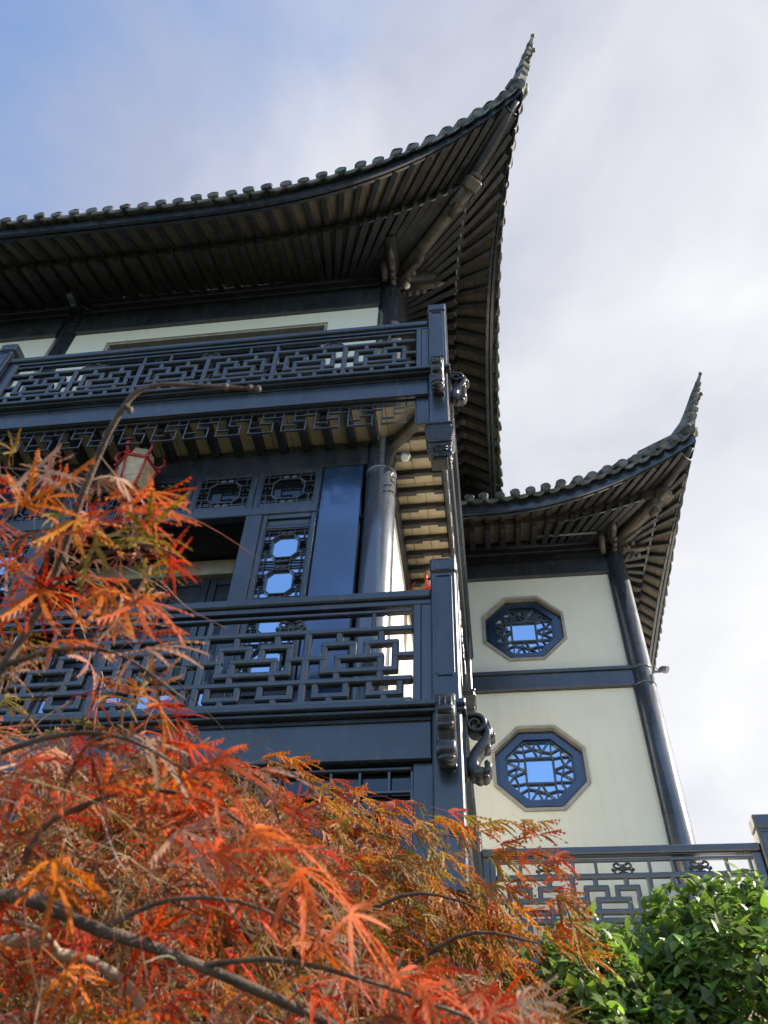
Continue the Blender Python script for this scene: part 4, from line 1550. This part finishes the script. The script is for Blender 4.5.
limb(t, [fork2, at(-40, 960, 1.02), at(60, 955, 1.02), at(110, 972, 1.02), at(140, 1005, 1.02), at(155, 1060, 1.03)], .0070, .004, 10)
limb(t, [at(60, 955, 1.02), at(40, 930, 1.0), at(-5, 918, 1.0)], .0035, .002)
pb = t.obj('pale_branch', 'pale_bark', red); pb.location = off

polyA = [(-60, 445), (60, 452), (110, 470), (150, 480), (182, 560), (165, 650), (185, 700), (210, 745), (250, 775), (300, 795), (325, 850), (345, 905), (420, 965), (520, 985), (565, 1010), (565, 1090), (-60, 1090)]
def sample_poly(poly, n, dens):
    P_ = np.array(poly); lo, hi = P_.min(0), P_.max(0)
    out = np.zeros((0, 2))
    while len(out) < n:
        c = rng.uniform(lo, hi, (n*3, 2))
        c = c[in_poly(c, poly)]
        c = c[rng.uniform(0, 1, len(c)) < dens(c)]
        out = np.concatenate([out, c])
    return out[:n]
nA = 1150
pA = sample_poly(polyA, nA, lambda c: np.where(c[:, 1] < 600, .18, np.where(c[:, 1] < 730, .13, np.where(c[:, 1] < 900, .75, .8))))
dA = rng.uniform(.85, 1.0, nA)+rng.uniform(0, 1, nA)*np.where(pA[:, 1] < 720, .45, 1.1)
posA = at_np(pA, dA)
dirA = np.stack([rng.normal(.60, .55, nA), rng.normal(0, .5, nA), rng.normal(-.18, .55, nA)], 1)
upA = np.stack([rng.normal(.1, .5, nA), rng.normal(-.5, .5, nA), rng.normal(.7, .4, nA)], 1)
scA = rng.uniform(.034, .074, nA)
cA, tA = palette(nA, [(3.8, (.64, .095, .005), (.60, .06, .010), 0), (2.0, (.62, .20, .008), (.55, .12, .010), 0), (3.2, (.54, .035, .010), (.42, .05, .02), 0),
                      (1.4, (.34, .20, .12), (.46, .33, .24), 0), (1.8, (.17, .16, .02), (.36, .20, .02), 0), (2.4, (.22, .09, .03), (.34, .17, .09), 0)])
inner = ((dA-1.05)/.35).clip(0, 1)*(rng.uniform(0, 1, nA) < .85)
cI, tI = palette(nA, [(2, (.26, .13, .03), (.34, .16, .05), 0), (2, (.38, .26, .15), (.48, .36, .24), 0), (1.5, (.14, .12, .025), (.26, .16, .04), 0), (1.2, (.36, .07, .02), (.36, .10, .04), 0)])
cA = cA*(1-inner[:, None])+cI*inner[:, None]; tA = tA*(1-inner[:, None])+tI*inner[:, None]
cA, tA = cA*np.array([.86, .78, .8]), tA*np.array([.86, .78, .75])
# hand placed sprays where the photograph shows single clear leaves against the house
spr = [(25, 505, .92, .11, (.64, .18, .015)), (75, 520, .95, .10, (.66, .26, .02)), (30, 470, .92, .09, (.45, .26, .2)), (120, 510, .9, .105, (.60, .11, .02)), (95, 545, .92, .10, (.24, .22, .03)),
       (60, 535, .9, .10, (.62, .14, .02)), (40, 590, .95, .10, (.62, .17, .02)), (100, 590, .9, .11, (.62, .19, .02)), (140, 600, .88, .10, (.55, .10, .03)), (110, 630, .9, .11, (.46, .27, .18)),
       (60, 640, .95, .10, (.60, .13, .02)), (145, 650, .9, .10, (.5, .3, .22)), (215, 760, .9, .09, (.64, .10, .015)), (190, 745, .9, .08, (.62, .08, .015)), (250, 770, .95, .09, (.45, .27, .2)),
       (255, 830, .88, .11, (.66, .14, .015)), (300, 870, .86, .12, (.66, .11, .012)), (215, 850, .88, .11, (.62, .08, .015)), (350, 915, .9, .10, (.62, .12, .02)), (180, 830, .92, .11, (.5, .28, .2)),
       (420, 985, .80, .085, (.58, .10, .02)), (490, 1010, .80, .06, (.55, .12, .04)), (520, 1005, .80, .05, (.50, .34, .24)), (30, 760, .95, .11, (.60, .08, .02)), (100, 790, .92, .11, (.58, .11, .02)), (118, 478, .9, .08, (.46, .28, .2)), (150, 492, .9, .085, (.64, .15, .01)), (135, 520, .9, .08, (.6, .06, .01))]
n = len(spr)
pp = at_np(np.array([[s[0], s[1]] for s in spr], float), np.array([s[2] for s in spr]))
dd = np.stack([rng.normal(.7, .25, n), rng.normal(-.1, .25, n), rng.normal(-.15, .4, n)], 1)
uu = np.stack([rng.normal(0, .25, n), rng.normal(-.8, .2, n), rng.normal(.7, .25, n)], 1)
cc = np.array([s[4] for s in spr]); tc = cc*.7+np.array([.45, .22, .12])*.3
v, q, c = scatter(BIG, np.concatenate([posA, pp]), np.concatenate([dirA, dd]), np.concatenate([upA, uu]),
                  np.concatenate([scA, np.array([s[3] for s in spr])*.82]), np.concatenate([cA, cc]), np.concatenate([tA, tc]), .15)
nS = 620
pS = sample_poly(polyA, nS, lambda c: np.where(c[:, 1] < 730, .25, .8))
dS = rng.uniform(.88, 1.9, nS)
v, q, c = add_strands((v, q, c), at_np(pS, dS), np.stack([rng.normal(.7, .5, nS), rng.normal(0, .4, nS), rng.normal(-.25, .5, nS)], 1), rng.uniform(.05, .14, nS),
                      [(2, (.46, .33, .24), (.55, .42, .32), 0), (2, (.20, .09, .05), (.30, .16, .10), 0), (1, (.38, .10, .06), (.44, .18, .10), 0), (1, (.09, .06, .04), (.14, .09, .05), 0)])
cr = leaf_mesh('crown', v, q, c, 'maple_leaf', red); cr.location = off

# ---- mounded maple behind it
mnd = thing('maple_tree', 'mounded olive and rust laceleaf maple drooping in front of the lower balcony', 'tree', (-.75, 2.35, GROUND), 'laceleaf maples')
off = -Vector((-.75, 2.35, GROUND))
BC = np.array([-.84, 2.35, .18]); BR = np.array([1.06, .78, 1.13])
t = MB()
b0 = Vector((-.75, 2.35, GROUND)); bf = Vector((-.72, 2.3, -.2))
limb(t, [b0, b0+Vector((.06, -.04, .5)), b0+Vector((-.03, .02, 1.0)), bf], .07, .05, 12)
tips = []
for k in range(26):
    a = k*2.399+.3; el = .25+1.2*((k*.618) % 1)
    e = Vector((BC[0]+BR[0]*.93*math.cos(a)*math.cos(el*.9), BC[1]+BR[1]*.93*math.sin(a)*math.cos(el*.9), BC[2]+BR[2]*.92*math.sin(el)))
    mid = bf.lerp(e, .5)+Vector((0, 0, .22))
    limb(t, [bf, bf.lerp(mid, .5)+Vector((random.uniform(-.06, .06), random.uniform(-.06, .06), .05)), mid, e, e+Vector((.10*math.cos(a), .10*math.sin(a), -.14))], .022, .0025, 7)
    tips.append(e)
    for j in range(5):
        s = random.uniform(.35, .95)
        p = mid.lerp(e, s)
        d = Vector((random.gauss(0, .2), random.gauss(0, .2), random.uniform(.0, .12)))
        limb(t, [p, p+d*.6+Vector((0, 0, .03)), p+d+Vector((0, 0, -.06))], .006, .0015, 6)
tk = t.obj('trunk', 'bark', mnd); tk.location = off
nB = 6800
u = rng.normal(0, 1, (nB, 3)); u /= np.linalg.norm(u, axis=1, keepdims=True)
u[:, 2] = np.where(u[:, 2] < -.25, -u[:, 2], u[:, 2])
rad = 1-np.abs(rng.normal(0, .16, nB)).clip(0, .6)
lump = 1+.07*np.sin(u[:, 0]*6+1)*np.cos(u[:, 2]*5)+.05*np.sin(u[:, 1]*9+u[:, 0]*7)
posB = BC+u*BR*(rad*lump)[:, None]
keep = u[:, 1] < .55
posB, u, rad = posB[keep], u[keep], rad[keep]; nB = len(posB)
dirB = u*np.array([.9, .9, .2])+np.stack([rng.normal(.22, .30, nB), rng.normal(-.1, .28, nB), rng.normal(-.62, .30, nB)], 1)
upB = u+np.stack([rng.normal(0, .4, nB), rng.normal(-.2, .4, nB), rng.normal(.5, .4, nB)], 1)
scB = rng.uniform(.05, .095, nB)
cB, tB = palette(nB, [(3, (.43, .20, .016), (.45, .14, .016), 0), (3.0, (.28, .20, .020), (.38, .19, .022), 0), (2.0, (.45, .10, .014), (.40, .07, .018), 0),
                      (1.6, (.38, .23, .11), (.48, .31, .18), 0), (2.2, (.11, .115, .02), (.20, .15, .026), 0)])
# the crown turns redder towards its outer top, as in autumn
topw = ((u[:, 2]-.55)/.4).clip(0, 1)*(rng.uniform(0, 1, nB) < .45)
redc = np.array([.55, .075, .025])
cB = cB*(1-topw[:, None]*.75)+redc*topw[:, None]*.75
# a few sprays that reach out to the right, past the edge of the mound
sp = np.array([(440, 818), (462, 822), (478, 830), (500, 832), (522, 828), (536, 836), (495, 850), (520, 862), (545, 866), (505, 880), (540, 892), (560, 905), (530, 915), (556, 935), (575, 950),
               (300, 768), (322, 778), (345, 790), (285, 758), (270, 765), (370, 803), (395, 812)], float)
sp = np.repeat(sp, 3, 0)+rng.normal(0, 7, (len(sp)*3, 2)); ns_ = len(sp)
posS = at_np(sp, rng.uniform(1.95, 2.15, ns_))
dirS = np.stack([rng.normal(1, .3, ns_), rng.normal(-.1, .3, ns_), rng.normal(-.05, .3, ns_)], 1)
upS = np.stack([rng.normal(0, .3, ns_), rng.normal(-.6, .3, ns_), rng.normal(.7, .3, ns_)], 1)
cS, tS = palette(ns_, [(2, (.50, .20, .012), (.50, .12, .014), 0), (1.4, (.34, .22, .02), (.44, .18, .02), 0), (1.2, (.52, .08, .012), (.46, .08, .02), 0)])
v, q, c = scatter(FINE, np.concatenate([posB, posS]), np.concatenate([dirB, dirS]), np.concatenate([upB, upS]), np.concatenate([scB, rng.uniform(.055, .085, ns_)]),
                  np.concatenate([cB, cS]), np.concatenate([tB, tS]), .28)
nS = 1500
kk = rng.integers(0, nB, nS)
v, q, c = add_strands((v, q, c), posB[kk]*.97+BC*.03, dirB[kk]+rng.normal(0, .4, (nS, 3)), rng.uniform(.06, .16, nS),
                      [(2, (.42, .30, .20), (.50, .38, .27), 0), (2, (.18, .09, .05), (.28, .15, .08), 0), (1, (.08, .055, .035), (.13, .09, .05), 0)])
cr = leaf_mesh('crown', v, q, c, 'maple_leaf', mnd); cr.location = off

# ---- green shrub
shr = thing('shrub', 'dense glossy green shrub with a rounded top below the wing balcony', 'shrub', (.95, 2.95, GROUND))
off = -Vector((.95, 2.95, GROUND))
t = MB()
blobs = [((.70, 2.82, .07), (.76, .55, 1.12)), ((.25, 2.66, .06), (.49, .45, .95)), ((1.40, 3.0, .0), (.7, .6, 1.12))]
for k in range(16):
    a = k*2.399; r = .25+.5*((k*.618) % 1)
    e = Vector((.95+r*.9*math.cos(a), 2.95+r*.6*math.sin(a), .45+.5*((k*.37) % 1)))
    s0 = Vector((.95+.08*math.cos(a), 2.95+.08*math.sin(a), GROUND))
    limb(t, [s0, s0.lerp(e, .4)+Vector((0, 0, .15)), s0.lerp(e, .75)+Vector((.03, -.02, .05)), e], .018, .005, 7)
tk = t.obj('stems', 'stem', shr); tk.location = off
PP, UU = [], []
for (c_, r_), n_ in zip(blobs, (17000, 9500, 4500)):
    u = rng.normal(0, 1, (n_, 3)); u /= np.linalg.norm(u, axis=1, keepdims=True)
    u[:, 2] = np.where(u[:, 2] < -.3, -u[:, 2], u[:, 2]); u[:, 1] = np.where(u[:, 1] > .6, -u[:, 1], u[:, 1])
    rad = (1-np.abs(rng.normal(0, .075, n_)).clip(0, .5))*(1+.06*np.sin(u[:, 0]*9+2)*np.cos(u[:, 2]*8)+.04*np.sin(u[:, 1]*13+u[:, 0]*11))
    PP.append(np.array(c_)+u*np.array(r_)*rad[:, None]); UU.append(u)
pC, uC = np.concatenate(PP), np.concatenate(UU); nC = len(pC)
dirC = uC*np.array([.45, .45, .15])+rng.normal(0, .6, (nC, 3))+np.array([0, 0, -.05])
upC = uC*1.0+rng.normal(0, .38, (nC, 3))+np.array([.1, -.25, .75])
cC, tC = palette(nC, [(5, (.12, .18, .055), (.125, .19, .058), 0), (3.4, (.17, .26, .05), (.18, .275, .055), 0), (2.2, (.24, .37, .04), (.26, .40, .045), 0), (.4, (.035, .06, .018), (.04, .06, .018), 0)])
lit_top = ((pC[:, 2]-.80)/.35).clip(0, 1)*(rng.uniform(0, 1, nC) < .6)  # yellow-green young leaves, with the sunlit top put into their colour by height
cC = cC*(1-lit_top[:, None]*.7)+np.array([.23, .36, .035])*lit_top[:, None]*.7
tC = tC*(1-lit_top[:, None]*.7)+np.array([.25, .39, .04])*lit_top[:, None]*.7
v, q, c = scatter([ovate_leaf(5, .25), ovate_leaf(5, .29), ovate_leaf(5, .22)], pC, dirC, upC, rng.uniform(.030, .058, nC), cC, tC)
cr = leaf_mesh('foliage', v, q, c, 'shrub_leaf', shr); cr.location = off

# ================================================================== light
SUN_AZ, SUN_EL = 80.0, 40.0          # clockwise from +Y
world = bpy.data.worlds.new('World'); scene.world = world
world.use_nodes = True
nt = world.node_tree
bg = nt.nodes['Background']
sky = node(nt, 'ShaderNodeTexSky', sky_type='NISHITA')
sky.sun_disc = False
sky.sun_elevation = R(SUN_EL); sky.sun_rotation = R(SUN_AZ)
sky.air_density = 1.0; sky.dust_density = .8; sky.ozone_density = 1.6
tc = node(nt, 'ShaderNodeTexCoord')
mp = node(nt, 'ShaderNodeMapping'); mp.inputs['Scale'].default_value = (1, 1, 1.5)
nt.links.new(tc.outputs['Generated'], mp.inputs['Vector'])
n1 = node(nt, 'ShaderNodeTexNoise'); n1.inputs['Scale'].default_value = 2.4; n1.inputs['Detail'].default_value = 9; n1.inputs['Roughness'].default_value = .56
n1.inputs['Distortion'].default_value = .35
nt.links.new(mp.outputs['Vector'], n1.inputs['Vector'])
dt = node(nt, 'ShaderNodeVectorMath', operation='DOT_PRODUCT')
dt.inputs[1].default_value = (.66, .62, .0)
nt.links.new(tc.outputs['Generated'], dt.inputs[0])
m1 = node(nt, 'ShaderNodeMath', operation='MULTIPLY_ADD')
m1.inputs[1].default_value = 1.0; m1.inputs[2].default_value = .12
nt.links.new(dt.outputs['Value'], m1.inputs[0])
m2 = node(nt, 'ShaderNodeMath', operation='ADD')
nt.links.new(n1.outputs['Fac'], m2.inputs[0]); nt.links.new(m1.outputs[0], m2.inputs[1])
cm = node(nt, 'ShaderNodeMapRange', interpolation_type='SMOOTHSTEP')
cm.inputs['From Min'].default_value = .34; cm.inputs['From Max'].default_value = .86
nt.links.new(m2.outputs[0], cm.inputs['Value'])
# cloud brightness: whiter towards the sun
n2 = node(nt, 'ShaderNodeTexNoise'); n2.inputs['Scale'].default_value = 2.9; n2.inputs['Detail'].default_value = 9; n2.inputs['Distortion'].default_value = .5
nt.links.new(mp.outputs['Vector'], n2.inputs['Vector'])
d2 = node(nt, 'ShaderNodeVectorMath', operation='DOT_PRODUCT')
d2.inputs[1].default_value = (.82, .45, -.25)
nt.links.new(tc.outputs['Generated'], d2.inputs[0])
m3 = node(nt, 'ShaderNodeMath', operation='MULTIPLY_ADD'); m3.inputs[1].default_value = 1.7
nt.links.new(n2.outputs['Fac'], m3.inputs[0]); nt.links.new(d2.outputs['Value'], m3.inputs[2])
cr_ = node(nt, 'ShaderNodeValToRGB')
cr_.color_ramp.elements[0].position = .28; cr_.color_ramp.elements[0].color = (1.45, 1.55, 1.96, 1)
cr_.color_ramp.elements[1].position = 1.0; cr_.color_ramp.elements[1].color = (2.90, 2.91, 2.97, 1)
m4 = node(nt, 'ShaderNodeMath', operation='MULTIPLY'); m4.inputs[1].default_value = .68
nt.links.new(m3.outputs[0], m4.inputs[0]); nt.links.new(m4.outputs[0], cr_.inputs['Fac'])
mix = node(nt, 'ShaderNodeMix', data_type='RGBA')
nt.links.new(cm.outputs['Result'], mix.inputs[0])
nt.links.new(sky.outputs['Color'], mix.inputs[6]); nt.links.new(cr_.outputs['Color'], mix.inputs[7])
nt.links.new(mix.outputs[2], bg.inputs['Color'])
bg.inputs['Strength'].default_value = .15

sd = bpy.data.lights.new('sun', 'SUN'); so_ = bpy.data.objects.new('sun', sd); col.objects.link(so_)
sd.energy = 4.2; sd.angle = R(.6); sd.color = (1, .91, .78)
dirv = Vector((math.sin(R(SUN_AZ))*math.cos(R(SUN_EL)), math.cos(R(SUN_AZ))*math.cos(R(SUN_EL)), math.sin(R(SUN_EL))))
so_.rotation_euler = dirv.to_track_quat('Z', 'Y').to_euler()
so_.location = dirv*60

vs_ = scene.view_settings
vs_.view_transform = 'Standard'; vs_.look = 'None'; vs_.gamma = 1.0; vs_.exposure = 1.2
scene.cycles.use_denoising = True
scene.cycles.max_bounces = 8
scene.cycles.diffuse_bounces = 5
scene.cycles.sample_clamp_indirect = 6
